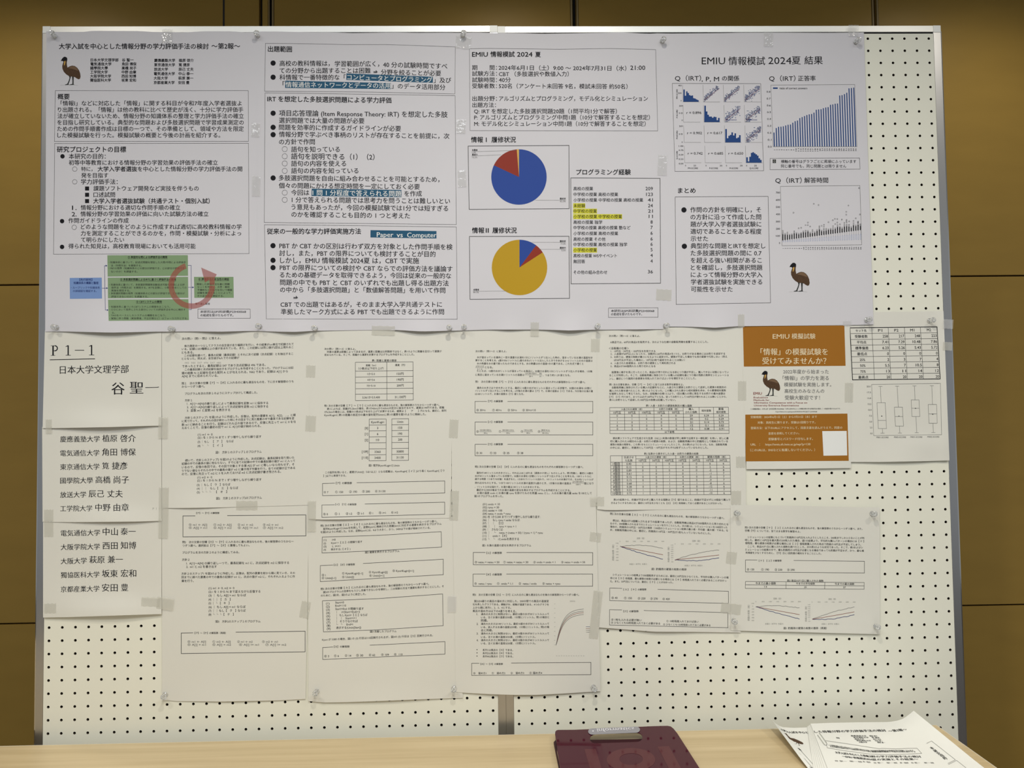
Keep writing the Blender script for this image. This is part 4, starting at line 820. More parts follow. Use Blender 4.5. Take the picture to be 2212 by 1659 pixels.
# ---- column 4, upper
s = Sheet('exam_sheet', 'exam sheet left of the orange flyer, with two ruled number tables', 'paper', GE,
          [(1290,710),(1400,709),(1606,703)], [(1290,1100),(1310,1102),(1360,1101.5),(1450,1101),(1578,1099),(1612,1096)], 1.6, 'sheet', [(1350,1106,50,24,4),(1310,1080,25,60,2)], (20,24))
s.crop(*E1)
for y,x0,x1,t,k in ((104,183,455,'次の問い（問1〜3）に答えよ。',0),(159,195,1050,'A商店では，60円の商品Xを販売する，次のような仕様の自動販売機を設置することにした。',-4),(212,183,357,'＜自販機の仕様＞',0),(237,198,590,'1．10円玉・50円玉・100円玉を利用できる',0),(261,198,1199,'2．入金額が60円以上になったら，自動的に60円の商品Xを1つと，お釣りがある場合にはお釣りを返却する',-2),(288,198,1217,'3．お釣りは，硬貨の枚数が最小になるように返却され，硬貨が不足した場合でも他の硬貨で代用しない（例え',-3),(315,228,847,'ば50円玉が不足した場合に，10円玉5枚で返却されることは無い）',-1),(342,198,765,'4．入金された各硬貨は，お釣り用の硬貨として再利用される',-1),(369,198,590,'5．商品Xが300個売れたら売り切れとなる',-1),
   (421,208,1230,'設置後に様子を見に行ったところ，商品Xが売り切れになる前につり銭が不足し，購入できない状態になってい',-1),(448,187,1228,'ることが判明した。そこで，自動販売機に保存されている購入の記録を基につり銭の残数の推移をシミュレーショ',-2),(477,187,944,'ンし，最初につり銭用の各硬貨を何枚入れておけばよいかを検討することにした。',-3),(529,187,836,'問1 次の文章を読み，空欄【ア】〜【オ】に当てはまる数字を解答せよ。',-1),(555,210,1208,'自動販売機に保存されている購入の記録をもとに，入金された硬貨とお釣りとして返却した硬貨の枚数別の',-3),(583,187,1206,'購入された数を調べたところ，表1のようになった。この購入された数から相対度数を求め，その累積相対度数',-3),(609,187,1200,'を確率とみなして考えてみた。なお，自販機の仕様1と2より，1回の購入の際に発生するお釣りの最大金額は',-2),(637,187,1212,'【ア】【イ】円であり，おつりは必ず100円以下となる。従ってお釣りとして100円玉が使われることは無いことから，',-2),(663,187,768,'表1にお釣りとして返却した100円玉の枚数は記載していない。',0),(713,507,910,'表1 入金・お釣りの硬貨枚数別の購入個数',1),
   (998,218,1229,'表計算ソフトウェアで生成させた乱数（0以上1未満の数値が同じ確率で出現する一様乱数）を用い，試しに最',0),(1025,195,1223,'初に購入された10個分の入金・お釣りの硬貨の枚数，および，自動販売機の中に釣銭用として格納されている',0),(1053,195,1215,'硬貨の枚数の推移を，この表1をもとにシミュレーションしたところ，次の表2のようになった。なお，自動販売機',0),(1081,195,1050,'の中には，最初に，釣銭用として50円玉・10円玉がそれぞれ5枚ずつ入っているものとした。',-1),(1133,490,967,'表2 乱数から導きだした入金・お釣りの硬貨の枚数',0),(1535,224,1245,'表2の結果から，釣銭が不足せずに購入できる個数は【ウ】個であること，釣銭が不足せずに10個全て購入で',1),(1563,203,1175,'きるようにするためには，最初に10円玉を少なくとも【エ】【オ】枚格納しておく必要があることが分かった。',4)):
    s.T(x0,x1,y,t,y1=y+k,m='ink2',b=.35)
s.quad((190,730),(1227,726),(1234,956),(193,957),1040,227)
L=3
for y in (0,57,86,115,143,171,199,227): s.line([(0,y),(1040,y)],L)
s.line([(0,30),(645,30)],L)
for x,y0,y1 in ((0,0,227),(1040,0,227),(130,30,199),(258,30,199),(387,0,199),(516,30,199),(645,0,199),(784,0,199),(910,0,199)): s.line([(x,y0),(x,y1)],L)
for cx,cy,hw,t in ((193,15,93,'入金された硬貨（枚）'),(516,15,83,'お釣りの硬貨（枚）'),(65,44,33,'10円玉'),(194,44,33,'50円玉'),(322,44,38,'100円玉'),(451,44,33,'10円玉'),(580,44,33,'50円玉'),(714,16,22,'購入'),(714,42,52,'された個数'),(847,30,42,'相対度数'),(975,16,22,'累積'),(975,42,42,'相対度数'),(520,213,42,'以下省略')): s.T(cx-hw,cx+hw,cy,t,m='ink2',b=.35)
for r_,row in enumerate((('0','0','1','4','0','59','0.39','0.39'),('1','1','0','0','0','30','0.2','0.59'),('1','0','1','0','1','21','0.14','0.73'),('6','0','0','0','0','15','0.1','0.83'),('0','2','0','4','0','12','0.08','0.91'))):
    for cx,t in zip((65,194,322,451,580,714,847,975),row): hw={1:6,2:12,3:14,4:21}[len(t)]; s.T(cx-hw,cx+hw,72+r_*28.5,t,m='ink2',b=.35,em=24)
s.crop(*E1); s.quad((197,1151),(1241,1147),(1249,1490),(202,1494),1044,343)
for y in (0,57)+tuple(57+28.6*i for i in range(1,11)): s.line([(0,y),(1044,y)],L)
s.line([(222,28),(1044,28)],L)
for x,y0,y1 in ((0,0,343),(1044,0,343),(101,0,343),(222,0,343),(341,28,343),(456,28,343),(571,0,343),(690,28,343),(810,0,343),(928,28,343)): s.line([(x,y0),(x,y1)],L)
for cx,cy,hw,t in ((160,15,42,'生成させ'),(160,42,32,'た乱数'),(396,14,93,'入金された硬貨（枚）'),(690,14,83,'お釣りの硬貨（枚）'),(927,14,80,'硬貨の残数（枚）'),(281,43,33,'10円玉'),(398,43,33,'50円玉'),(513,43,38,'100円玉'),(630,43,33,'10円玉'),(750,43,33,'50円玉'),(869,43,33,'10円玉'),(986,43,33,'50円玉')): s.T(cx-hw,cx+hw,cy,t,m='ink2',b=.35)
rows='0.40 1 1 0 0 0 6 6|0.12 0 0 1 4 0 2 6|0.89 0 2 0 4 0 -2 8|0.61 1 0 1 0 1 -1 7|0.15 0 0 1 4 0 -5 7|0.15 0 0 1 4 0 -9 7|0.68 1 0 1 0 1 -8 6|0.38 0 0 1 4 0 -12 6|0.53 1 1 0 0 0 -11 7|0.72 1 0 1 0 1 -10 6'
for r_,row in enumerate(rows.split('|')):
    y=71.5+r_*28.6; s.T(50-(30 if r_<9 else 36),50+(30 if r_<9 else 36),y,'%d個目'%(r_+1),m='ink2',b=.35)
    for cx,t in zip((160,281,398,513,630,750,869,986),row.split()): hw={1:6,2:9,3:14,4:21}[len(t)]; s.T(cx-hw,cx+hw,y,t,m='ink2',b=.35,em=24)
# ---- column 4, lower
def coin_graphs(s, A, B, lab1, sc=1.0):
    P='line_graph'
    for (x0,y0,x1,ys) in (A, B):
        W_=x1-x0
        for (ye,m_,w_,amp,mid) in ys:
            n=22; pts=[(x0+W_*i/n, y0+(ye-y0)*i/n + (mid*math.sin(math.pi*min(1,i/n*1.0)) ) + rr.uniform(-amp,amp)) for i in range(n+1)]
            s.line(pts,w_,m_,P)
    return
s = Sheet('exam_sheet', 'exam sheet with two side-by-side line graphs, taped left of the small pinned sheet', 'paper', GE,
          [(1289,1100),(1590,1098)], [(1289,1355),(1330,1358),(1380,1362),(1412,1364.5),(1500,1365),(1600,1366.5)], 1.1, 'sheet', [(1350,1106,60,24,1.5),(1430,1368,70,24,5),(1310,1350,30,40,2)], (22,20))
s.crop(*E2)
for y,x0,x1,t,k in ((160,257,1576,'問2 次の文章の空欄【 カ 】〜【 ク 】に入れるのに最も適当なものを，後の解答群のうちから一つずつ選べ。',50),(237,287,1625,'表2は，商品Xが10個購入されるまでの結果であったが，自動販売機は商品Xが300個売れたら売り切れとな',44),(272,257,1613,'るので，300個購入されるまでのシミュレーションを行うことにした。次の図1は，シミュレーションを100回行った',46),(309,257,1620,'場合の，釣銭用の10円玉・50円玉の推移（100回のシミュレーション結果の最小値・平均値・最大値）である。な',44),(345,257,1420,'お，自動販売機の中には，最初に，釣銭用の10円玉・50円玉が1枚も入っていないものとした。',42),(798,736,1140,'図1 釣銭用の硬貨の枚数の推移',6),(863,287,1625,'シミュレーションの結果より300個販売するためには，最初に10円玉を少なくとも，平均的な購入パターンの場',34),(902,257,1600,'合には【 カ 】枚程度，最も硬貨の枚数が必要となる場合には【 キ 】枚程度入れておく必要があることが分かっ',32),(940,257,985,'た。また，50円玉については，最初に【 ク 】ことが分かった。',14)):
    s.T(x0,x1,y,t,y1=y+k,m='ink2',b=.35)
s.hanging_box(252,1624,1018,1163,395,808,1056,1195,4.5); s.T(411,675,1035,'【 カ 】【 キ 】の解答群',b=.7,m='ink2')
for x0,x1,t in ((272,342,'⓪ 40'),(418,508,'① 150'),(577,664,'② 220'),(722,806,'③ 270'),(863,945,'④ 420')): s.T(x0,x1,1125+x0*0.022,t,m='ink2',b=.4)
s.hanging_box(250,1618,1268,1445,392,648,1302,1477,4.5); s.T(411,585,1287,'【ク】の解答群',b=.7,m='ink2')
for x0,x1,y,t in ((270,620,1383,'⓪ 1枚も入れる必要が無い'),(908,1280,1400,'① 10枚程度入れておけば良い'),(268,835,1417,'② 少なくとも50枚程度入れておく必要がある'),(870,1417,1438,'③ 少なくとも120枚程度入れておく必要がある')): s.T(x0,x1,y,t,y1=y+12*(x1-x0)/550,m='ink2',b=.4)
coin_graphs(s,(375,537,866,((556,'grey',4,4,-22),(633,'line_r',5,0,0),(684,'navy',5.5,4,6))),(1007,691,1515,((578,'grey',4,4,-16),(636,'line_r',5,0,2),(668,'navy',5.5,4,22))),0)
def axis(s,x0,x1,y,n,hw,lab,em=18):
    for i in range(n): c=x0+(x1-x0)*i/(n-1); t='0' if i==0 else str(i*50); h=hw if i else 5; s.T(c-h,c+h,y,t,m='pale',b=1,em=em)
axis(s,371,866,478,7,16,''); axis(s,1007,1515,508,7,16,'')
s.T(567,655,443,'回数（回）',m='pale',b=1); s.T(1207,1298,474,'回数（回）',m='pale',b=1)
for i,t in enumerate(('100','0','-100','-200','-300','-400','-500')): s.T(337-16,337+16,499+i*33,t,m='pale',b=1,em=18)
for i,t in enumerate(('140','120','100','80','60','40','20','0','-20')): s.T(973-14,973+14,522+i*24,t,m='pale',b=1,em=16)
for x,y,k in ((292,608,92),(933,630,88)):
    s.quad((x-10,y+k),(x-10,y-k),(x+10,y-k),(x+10,y+k),2*k,20); s.T(0,2*k,10,'釣銭の枚数（枚）',m='pale',b=1); s.crop(*E2)
s.T(480,685,741,'●最小  ●平均  ●最大',m='pale',b=.6); s.T(1118,1326,758,'●最小  ●平均  ●最大',m='pale',b=.6)
# ---- small pinned sheet at lower right
s = Sheet('exam_sheet', 'small exam sheet held by four corner pins, with a three-cell table', 'paper', GE,
          [(1578,1092.5),(1620,1091),(1700,1092),(1820,1094.5),(1900,1096)], [(1579,1362),(1640,1363.5),(1720,1365),(1800,1367.5),(1901,1370)], 2.1, 'sheet', [(1735,1088,100,20,1.5),(1740,1372,110,20,2),(1592,1345,26,26,-0.6)], (22,20))
s.crop(*E4)
for y,x0,x1,t,k in ((318,264,1623,'問3 次の文章の空欄【 ケ 】【 コ 】に入れるのに最も適当なものを，後の解答群のうちから一つずつ選べ。また，',16),(354,264,905,'空欄【サ】については，当てはまる数字を解答せよ。',12),(429,295,1643,'シミュレーションの結果にもとづいて釣銭用の10円玉を入れようとしたところ，200枚までしか入らないことが判',12),(464,265,1640,'明した。最初に10円玉を最大数の200枚入れた場合，図1の結果より，平均的な購入パターンの場合には【 ケ 】',14),(499,266,1605,'個程度，最も硬貨の枚数が必要な場合には【 コ 】個程度購入された時点で釣銭の10円玉が不足してしまう。',18),(538,296,1626,'ここで，商品Xが1日に購入された個数を調べたところ，次の表3のような状況であった。そこで，表3およびシ',12),(574,266,1638,'ミュレーションの結果の中で，最も釣銭用の10円玉が必要となる場合であっても釣銭が不足せず，かつ，最も補',14),(610,270,1147,'充頻度を少なくするために，【サ】日に1回釣銭の補充をすることにした。',10),(933,750,1172,'表3 商品Xが1日に購入された個数',3),(1483,711,1210,'図1 釣銭用の硬貨の枚数の推移（再掲）',0)):
    s.T(x0,x1,y,t,y1=y+k,m='ink2',b=.4)
s.hanging_box(270,1645,693,832,405,828,709,844,4.5); s.T(424,687,702,'【 ケ 】【 コ 】の解答群',b=.7,m='ink2')
for x0,x1,t in ((287,370,'⓪ 120'),(452,541,'① 190'),(608,694,'② 230'),(752,838,'③ 290')): s.T(x0,x1,800+x0*0.01,t,m='ink2',b=.4)
s.quad((270,942),(1643,954),(1641,1032),(268,1022),1370,80); s.grid((0,468,916,1370),(0,40,80),4)
for cx,hw,t,u in ((234,118,'今までの最小個数','13'),(692,110,'今までの平均個数','25'),(1143,113,'今までの最大個数','37')): s.T(cx-hw,cx+hw,20,t,m='ink2',b=.4); s.T(cx-14,cx+14,60,u,m='ink2',b=.4,em=28)
s.crop(*E4)
coin_graphs(s,(390,1235,893,((1248,'grey',4,4,-18),(1325,'line_r',5,0,0),(1376,'navy',5.5,4,4))),(1044,1378,1527,((1238,'grey',4,4,-14),(1294,'line_r',5,0,2),(1326,'navy',5.5,4,22))),0)
axis(s,390,893,1175,7,16,''); axis(s,1040,1527,1180,7,16,'')
s.T(594,684,1141,'回数（回）',m='pale',b=1); s.T(1230,1315,1146,'回数（回）',m='pale',b=1)
for i,t in enumerate(('100','0','-100','-200','-300','-400','-500')): s.T(353-16,353+16,1195+i*33,t,m='pale',b=1,em=18)
for i,t in enumerate(('140','120','100','80','60','40','20','0','-20')): s.T(1005-14,1005+14,1210+i*24,t,m='pale',b=1,em=16)
for x,y,k in ((307,1305,92),(970,1318,88)):
    s.quad((x-10,y+k),(x-10,y-k),(x+10,y-k),(x+10,y+k),2*k,20); s.T(0,2*k,10,'釣銭の枚数（枚）',m='pale',b=1); s.crop(*E4)
s.T(497,708,1432,'●最小  ●平均  ●最大',m='pale',b=.6); s.T(1150,1354,1434,'●最小  ●平均  ●最大',m='pale',b=.6)

# ================================================================== orange flyer
s = Sheet('flyer', 'orange and white flyer with an emu emblem and cream lettering, below the fourth poster', 'flyer', None,
          [(1601,703),(1836,701)], [(1612.5,1013.5),(1700,1013),(1760,1012),(1838.5,1011)], 2.0, 'sheet', [(1720,1018,70,20,2)], (18,22))
s.crop(*E3)
s.fillq(((121,72),(1190,64),(1203,489),(131,497)),'orange',part='orange_panel'); s.fillq(((146,1003),(1222,992),(1236,1490),(150,1496)),'orange',part='orange_panel')
s.T(435,610,179,'EMIU',m='cream',b=.4,em=70); s.T(635,885,178,'模擬試験',m='cream',b=.4)
s.T(307,1015,342,'「情報」の模擬試験を',m='cream',b=.6); s.T(325,1000,438,'受けてみませんか？',m='cream',b=.6)
s.bird(318,540,1.02,0.96)
for y,x0,x1,t in ((551,546,1025,'2022年度から始まった'),(619,540,1026,'「情報Ⅰ」の学力を測る'),(687,555,1052,'模擬試験を実施します。'),(755,560,978,'高校生のみなさんの'),(825,563,932,'受験大歓迎です！')): s.T(x0,x1,y,t,m='grey',b=.5)
s.T(232,320,780,'EMIU',m='dred',b=.8,em=38)
for y,x0,x1,t in ((822,234,384,'Evaluation'),(850,234,400,'Methods for'),(877,238,798,'Informatics Competence with a Focus on'),(906,238,710,'University Entrance Examinations')): s.T(x0,x1,y,t,m='dred',b=.6,em=25)
s.T(200,1150,944,'この模擬試験は，大学入試（JSPS科研費 JP23H00068「大学入試を中心とした情報分野の学力評価手法の検討」）の助成を受けたものです。',m='ink2',y1=940,b=.4,em=17); s.T(465,902,972,'https://kaken.nii.ac.jp/ja/grant/KAKENHI-PROJECT-23H00068',m='ink2',b=.4,em=16)
for y,x0,x1,t in ((1030,202,900,'受験期間：2024年6月1日（土）から7月31日（水）まで'),(1088,276,885,'対象：高校生に限ります。受験は1回限りです。'),(1145,203,1168,'登録方法：以下のURLにアクセスして，同意文書を読んだうえで，同意の'),(1203,390,715,'意思を表明してください。'),(1262,390,858,'受験番号とパスワード付与します。'),(1318,202,832,'URL　：　https://emiu.sfc.keio.ac.jp/wp/?p=130'),(1378,198,880,'（このURLは，SNSなどに転載しないでください。）')): s.T(x0,x1,y,t,m='cream',y1=y-4,b=.4)
s.fillq(((957,1177),(1214,1175),(1220,1433),(970,1436)),'white',part='white_square',lv='line')
# ================================================================== statistics sheet
s = Sheet('statistics_sheet', 'sheet with a thick-ruled score table above four box plots, overlapping the right post', 'paper', None,
          [(1829,673.5),(1888,673.5),(1960,673),(2038,671.5)], [(1836,998),(1900,998),(2000,996),(2051,994.5)], 1.2, 'sheet', [(1950,1003,80,26,5),(1990,960,50,14,2.5),(2045,760,16,220,5.2)], (24,26))
s.crop(*E5); s.quad((72,216),(915,207),(946,710),(97,720),850,504)
s.rect(0,0,850,504,7,'ink')
for x in (213,374,532,688): s.line([(x,0),(x,504)],3.5)
for y in (56,113,168,224,279,335,392,449): s.line([(0,y),(850,y)],3.5)
for r_,row in enumerate(('セット名 P1 P2 M1 M2','受験者数 258 217 248 223','平均点 7.41 7.29 10.48 7.86','標準偏差 6.23 5.26 5.43 5.72','最低点 0 0 0 0','25% 2 3 7 4','50% 5.5 7 10.5 8','75% 13 11 14 12','最高点 20 20 20 20')):
    w_=row.split(); y=28+r_*56.5; hw={'セット名':52,'受験者数':62,'標準偏差':64,'平均点':46,'最低点':48,'最高点':48}.get(w_[0],26)
    s.T(106-hw,106+hw,y,w_[0],m='ink',b=.6,em=34 if w_[0][0] in '257' else None)
    for c_,t in enumerate(w_[1:]):
        xr=(374,532,688,850)[c_]; n=len(t)*17-(9 if '.' in t else 0)
        if r_==0: s.T(xr-100,xr-60,y,t,m='ink',b=.6,em=38)
        else: s.T(xr-n-8,xr-8,y,t,m='ink',b=.6,em=38)
s.crop(*E5); s.frame([(282,765),(948,753),(960,1251),(302,1260)],3,'grey')
for i,t in enumerate(('20.0','17.5','15.0','12.5','10.0','7.5','5.0','2.5','0.0')): s.T(234+i*3.6+(0 if i<5 else 6),272+i*2.3,784+i*56.8,t,m='grey',b=.8,em=22)
P='box_plot'
for (x0,y0,xb,yb,hw,bt,bb,md,mn) in ((367,783,388,1236,40,941,1192,1112,1070),(529,781,556,1235,39,984,1168,1075,1071),(696,779,719,1232,38,914,1075,995,995),(865,777,880,1230,40,958,1140,1049,1052)):
    f=lambda y:x0+(xb-x0)*(y-y0)/(yb-y0)
    s.line([(x0-18,y0),(x0+18,y0)],3,'grey',P); s.line([(xb-18,yb),(xb+18,yb)],3,'grey',P); s.line([(x0,y0),(f(bt),bt)],3,'grey',P); s.line([(f(bb),bb),(xb,yb)],3,'grey',P)
    s.line([(f(bt)-hw,bt),(f(bt)+hw,bt),(f(bb)+hw,bb),(f(bb)-hw,bb),(f(bt)-hw,bt)],3,'grey',P); s.line([(f(md)-hw,md),(f(md)+hw,md)],3,'grey',P); s.poly([(f(mn)-7,mn+5),(f(mn)+7,mn+5),(f(mn),mn-7)],'ink2',P)
for x,t in ((330,'M001-SCORE'),(500,'M002-SCORE'),(658,'M001-SCORE'),(822,'M002-SCORE')): s.T(x,x+115,1280-x*0.01,('P' if x<600 else 'M')+t[1:],m='grey',b=1,em=20)

POOL.run()
for s in SHEETS: s.build()

# ================================================================== things that hold the sheets
def sheet_poly(s):
    return [tuple(p) for p in s.top] + [tuple(p) for p in reversed(s.bot)]
POLYS = [(s, np.array(sheet_poly(s), float)) for s in SHEETS]
def inside(pl, P):
    x, y = P[:,0], P[:,1]; c = np.zeros(len(P), bool); j = len(pl)-1
    for i in range(len(pl)):
        xi, yi = pl[i]; xj, yj = pl[j]
        if yi != yj: c ^= ((yi > y) != (yj > y)) & (x < (xj-xi)*(y-yi)/(yj-yi) + xi)
        j = i
    return c
def paper_top(P):
    P = np.atleast_2d(np.asarray(P, float)); z = np.zeros(len(P))
    for s, pl in POLYS:
        m = inside(pl, P); z = np.where(m, np.maximum(z, s.height(P) + 0.15), z)
    return z
def tape(cx, cy, w, h, ang, label, glossy=False, over=0):
    a = math.radians(ang); n = 6; m = max(4, int(n*h/w))
    V = []
    for j in range(m+1):
        for i in range(n+1):
            u, v = (i/n-.5)*w, (j/m-.5)*h
            if j in (0, m): v += (0.5 if i % 2 else -0.5)*0.8
            V.append((cx + u*math.cos(a) - v*math.sin(a), cy + u*math.sin(a) + v*math.cos(a)))
    V = np.array(V); z = paper_top(V)
    z = np.maximum(z, z.max()-1.2 if z.max() - z.min() > 1.2 else z) if over == 0 else np.maximum(z, over)
    wr = 0.9 if glossy else 0.12
    z = z + 0.35 + wr*(1+np.sin(V[:,0]*0.9+cy)*np.cos(V[:,1]*0.55+cx))
    d = rays(V); t = (-z*MM - CAM[1])/d[:,1]; F3 = CAM + d*t[:,None]
    t2 = (-(z-0.08)*MM - CAM[1])/d[:,1]; B3 = CAM + d*t2[:,None]
    N = len(V); org = F3[N//2]
    F = [(j*(n+1)+i, (j+1)*(n+1)+i, (j+1)*(n+1)+i+1, j*(n+1)+i+1) for j in range(m) for i in range(n)]
    o = mesh('clear_tape', F3 - org, F, M['gtape' if glossy else 'tape'], smooth=True); o.location = org
    tag(o, label, 'tape', 'pieces of clear tape holding the sheets')
g = True
for a in (
 (361,78,22,30,2,'glossy tape over the top edge of the first poster, above its code square area',g,4.2),
 (552,281,18,30,3,'glossy tape across the seam of first and second posters, upper one',g),
 (553,402,18,44,1,'glossy tape across the seam of first and second posters, lower longer one',g),
 (1001,92,34,26,4,'glossy tape below the pin between second and third posters',g),
 (996,273,20,30,3,'glossy tape on the seam of second and third posters, beside the schedule box',g),
 (998,386,18,36,-2,'glossy tape on the seam of second and third posters, beside the blue pie chart',g),
 (1431,357,20,44,2,'glossy tape on the seam of third and fourth posters, above the number list',g),
 (1660,85,20,30,1,'glossy tape at the middle of the fourth poster\'s top edge',g,4.2),
 (1844,66,22,24,0,'glossy tape over the rail at the right end of the fourth poster\'s top edge',g,5.0),
 (1434,637,33,24,3,'matte tape on the seam of third and fourth posters, near the bottom'),
 (828,714,50,20,1,'matte tape joining the second poster to the fare table sheet'),
 (1155,711,18,30,1,'matte tape joining the third poster to the sheet with three answer boxes'),
 (1601,693,14,28,0,'matte tape at the bottom of the fourth poster, over the flyer\'s left corner'),
 (1830,698,18,12,0,'glossy tape under the fourth poster, over the flyer\'s right corner',g),
 (105,921,13,30,0,'matte tape between upper and middle left cards, at their left edge'),
 (352,924,20,46,1,'matte tape between upper and middle left cards, at their right edge'),
 (105,1130,20,59,0,'matte tape between middle and lowest left cards, at their left edge'),
 (353,1108,21,110,1,'matte tape between middle and lowest left cards, long strip at their right edge'),
 (108,1314,26,21,0,'matte tape at the bottom left corner of the lowest left card'),
 (325,1300,40,20,2,'matte tape at the bottom right corner of the lowest left card, left of two'),
 (357,1304,36,26,8,'matte tape at the bottom right corner of the lowest left card, right of two'),
 (671,802,20,26,2,'matte tape between first and second exam columns, beside the fare table'),
 (671,915,22,34,3,'matte tape between first and second exam columns, beside the narrow number columns'),
 (533,1092,46,20,0,'matte tape joining upper and lower sheets of the first exam column'),
 (673,1115,18,66,1,'matte tape between first and second exam columns, at the row joint'),
 (659,1317,20,36,10,'matte tape between first and second exam columns, beside the nine-line program'),
 (980,926,19,40,3,'matte tape between second and third exam columns, upper one'),
 (981,1092,19,64,2,'matte tape between second and third exam columns, at the row joint'),
 (976,1305,19,36,1,'glossy tape between second and third exam columns, lowest one',g),
 (1286,746,19,28,1,'matte tape between third and fourth exam columns, topmost'),
 (1290,1083,30,20,0,'matte tape between third and fourth exam columns, at the row joint'),
 (1286,1160,24,20,6,'matte tape between third and fourth exam columns, beside the line graphs'),
 (1287,1328,20,104,6,'matte tape between third and fourth exam columns, long slanting strip at the bottom'),
 (1603,844,18,42,0,'matte tape between the fourth exam column and the flyer, beside the emu emblem'),
 (1600,998,20,24,0,'matte tape at the flyer\'s bottom left corner'),
 (1590,1075,22,30,0,'matte tape above the top left corner of the small pinned sheet'),
 (1580,1205,22,26,6,'matte tape on the left edge of the small pinned sheet, upper one'),
 (1579,1315,43,23,7,'matte tape on the left edge of the small pinned sheet, lower one'),
 (1834,848,18,42,1,'matte tape between the flyer and the statistics sheet'),
 (2048,700,22,20,3,'glossy tape from the statistics sheet to the right post, upper one',g,6.2),
 (2047,748,20,18,3,'matte tape from the statistics sheet to the right post, lower one',False,6.2),
): tape(*a)

def lathe(prof, n=20):
    """prof: (radius, distance along -y)"""
    V, F = [], []
    for r, d in prof:
        for k in range(n):
            a = 2*math.pi*k/n; V.append((r*math.cos(a), -d, r*math.sin(a)))
    for j in range(len(prof)-1):
        for k in range(n):
            F.append((j*n+k, j*n+(k+1)%n, (j+1)*n+(k+1)%n, (j+1)*n+k))
    F.append(tuple(reversed(range(n)))); F.append(tuple((len(prof)-1)*n + k for k in range(n)))
    return V, F
pv, pf = lathe([(.0010,.0),(.0046,.0003),(.0050,.0010),(.0046,.0018),(.0026,.0024),(.0021,.0038),(.0020,.0064),(.0024,.0086),(.0040,.0098),(.0052,.0108),(.0054,.0116),(.0050,.0124),(.0030,.0130),(.0008,.0131)])
pin_me = bpy.data.meshes.new('pin_head'); pin_me.from_pydata(pv, [], pf); pin_me.materials.append(M['pin']); pin_me.polygons.foreach_set('use_smooth', [True]*len(pf)); pin_me.update()
nv, nf = lathe([(.00004,-.008),(.00045,-.006),(.00045,.0015)], 8)
nee_me = bpy.data.meshes.new('needle'); nee_me.from_pydata(nv, [], nf); nee_me.materials.append(M['needle']); nee_me.update()
for px, py, tx, tz, lab in (
 (112,71,-8,6,'at the top left corner of the first poster'),(554,71,4,8,'at the top of the seam between first and second posters'),(1002,70,-3,14,'at the top of the seam between second and third posters'),
 (1434,84,4,4,'at the top of the seam between third and fourth posters'),(1855,86,6,4,'at the top right corner of the fourth poster'),
 (115,706,0,0,'at the bottom left corner of the first poster'),(368,710,0,-3,'at the first poster\'s bottom edge, right of the code card'),(557,704,2,0,'at the bottom of the seam between first and second posters'),
 (678,708,0,0,'at the second poster\'s bottom edge, left of the fare table sheet'),(970,707,0,-3,'at the second poster\'s bottom right, left one of a close pair'),(1002,706,3,0,'at the third poster\'s bottom left, right one of a close pair'),
 (1292,704,-3,3,'at the third poster\'s bottom edge, between third and fourth exam columns'),(1441,703,5,2,'at the bottom of the seam between third and fourth posters'),
 (1879,690,4,5,'at the bottom right corner of the fourth poster'),(2016,691,0,6,'at the top right corner of the statistics sheet'),
 (1594,1109,2,-2,'at the top left corner of the small lower sheet'),(1890,1110,-3,0,'at the top right corner of the small lower sheet'),(1588,1344,0,-4,'at the bottom left corner of the small lower sheet'),(1897,1355,-6,-6,'at the bottom right corner of the small lower sheet'),
 (353,1506,6,8,'at the bottom left corner of the first exam column'),(680.5,1498,0,-3,'at the bottom left corner of the second exam column'),(980,1491,0,0,'at the bottom right corner of the second exam column'),(1285,1489,3,8,'at the bottom right corner of the third exam column')):
    h = float(paper_top([(px, py)])[0])*MM
    if py < 75: h = max(h, 0.0045)
    d = rays([(px, py)])[0]; yh = -(h + 0.0118); p = CAM + d*(yh - CAM[1])/d[1]
    r = empty('push_pin'); rx, rz = math.radians(tx), math.radians(tz)
    R3 = Matrix.Rotation(rz, 3, 'Z') @ Matrix.Rotation(rx, 3, 'X')
    base = Vector(p) - R3 @ Vector((0, -0.0111, 0)); r.location = base; r.rotation_euler = R3.to_euler()
    a = bpy.data.objects.new('pin_head', pin_me); link(a, r); b = bpy.data.objects.new('needle', nee_me); link(b, r)
    tag(r, 'clear plastic push pin ' + lab, 'push pin', 'clear push pins in the board')

# ================================================================== maroon case lying on the table
def prism(name, outline, z1, th, m, parent=None, holes=(), org=(0,0,0)):
    """outline and holes: xy points; top face at z1, thickness th"""
    loop = list(outline)
    for H in holes:              # cut from the outline to the hole and back, so the face is one simple loop
        i, j = min(((i, j) for i in range(len(loop)) for j in range(len(H))), key=lambda q: (loop[q[0]][0]-H[q[1]][0])**2 + (loop[q[0]][1]-H[q[1]][1])**2)
        ar = lambda L: sum(L[k-1][0]*L[k][1] - L[k][0]*L[k-1][1] for k in range(len(L)))
        H2 = list(H) if ar(H)*ar(loop) < 0 else list(reversed(H)); j = H2.index(H[j])
        loop = loop[:i+1] + H2[j:] + H2[:j+1] + loop[i:]
    F = tessellate_polygon([[Vector((p[0], p[1], 0)) for p in loop]])
    n = len(loop)
    V = [(p[0]-org[0], p[1]-org[1], z1-org[2]) for p in loop] + [(p[0]-org[0], p[1]-org[1], z1-th-org[2]) for p in loop]
    FF = [tuple(f) for f in F] + [tuple(n+i for i in reversed(f)) for f in F] + [(i, (i+1)%n, n+(i+1)%n, n+i) for i in range(n)]
    o = mesh(name, V, FF, m, parent)
    bm = bmesh.new(); bm.from_mesh(o.data); bmesh.ops.recalc_face_normals(bm, faces=bm.faces[:]); bm.to_mesh(o.data); bm.free()
    return o
ZF = TZ + 0.0150; ZL = TZ + 0.0040
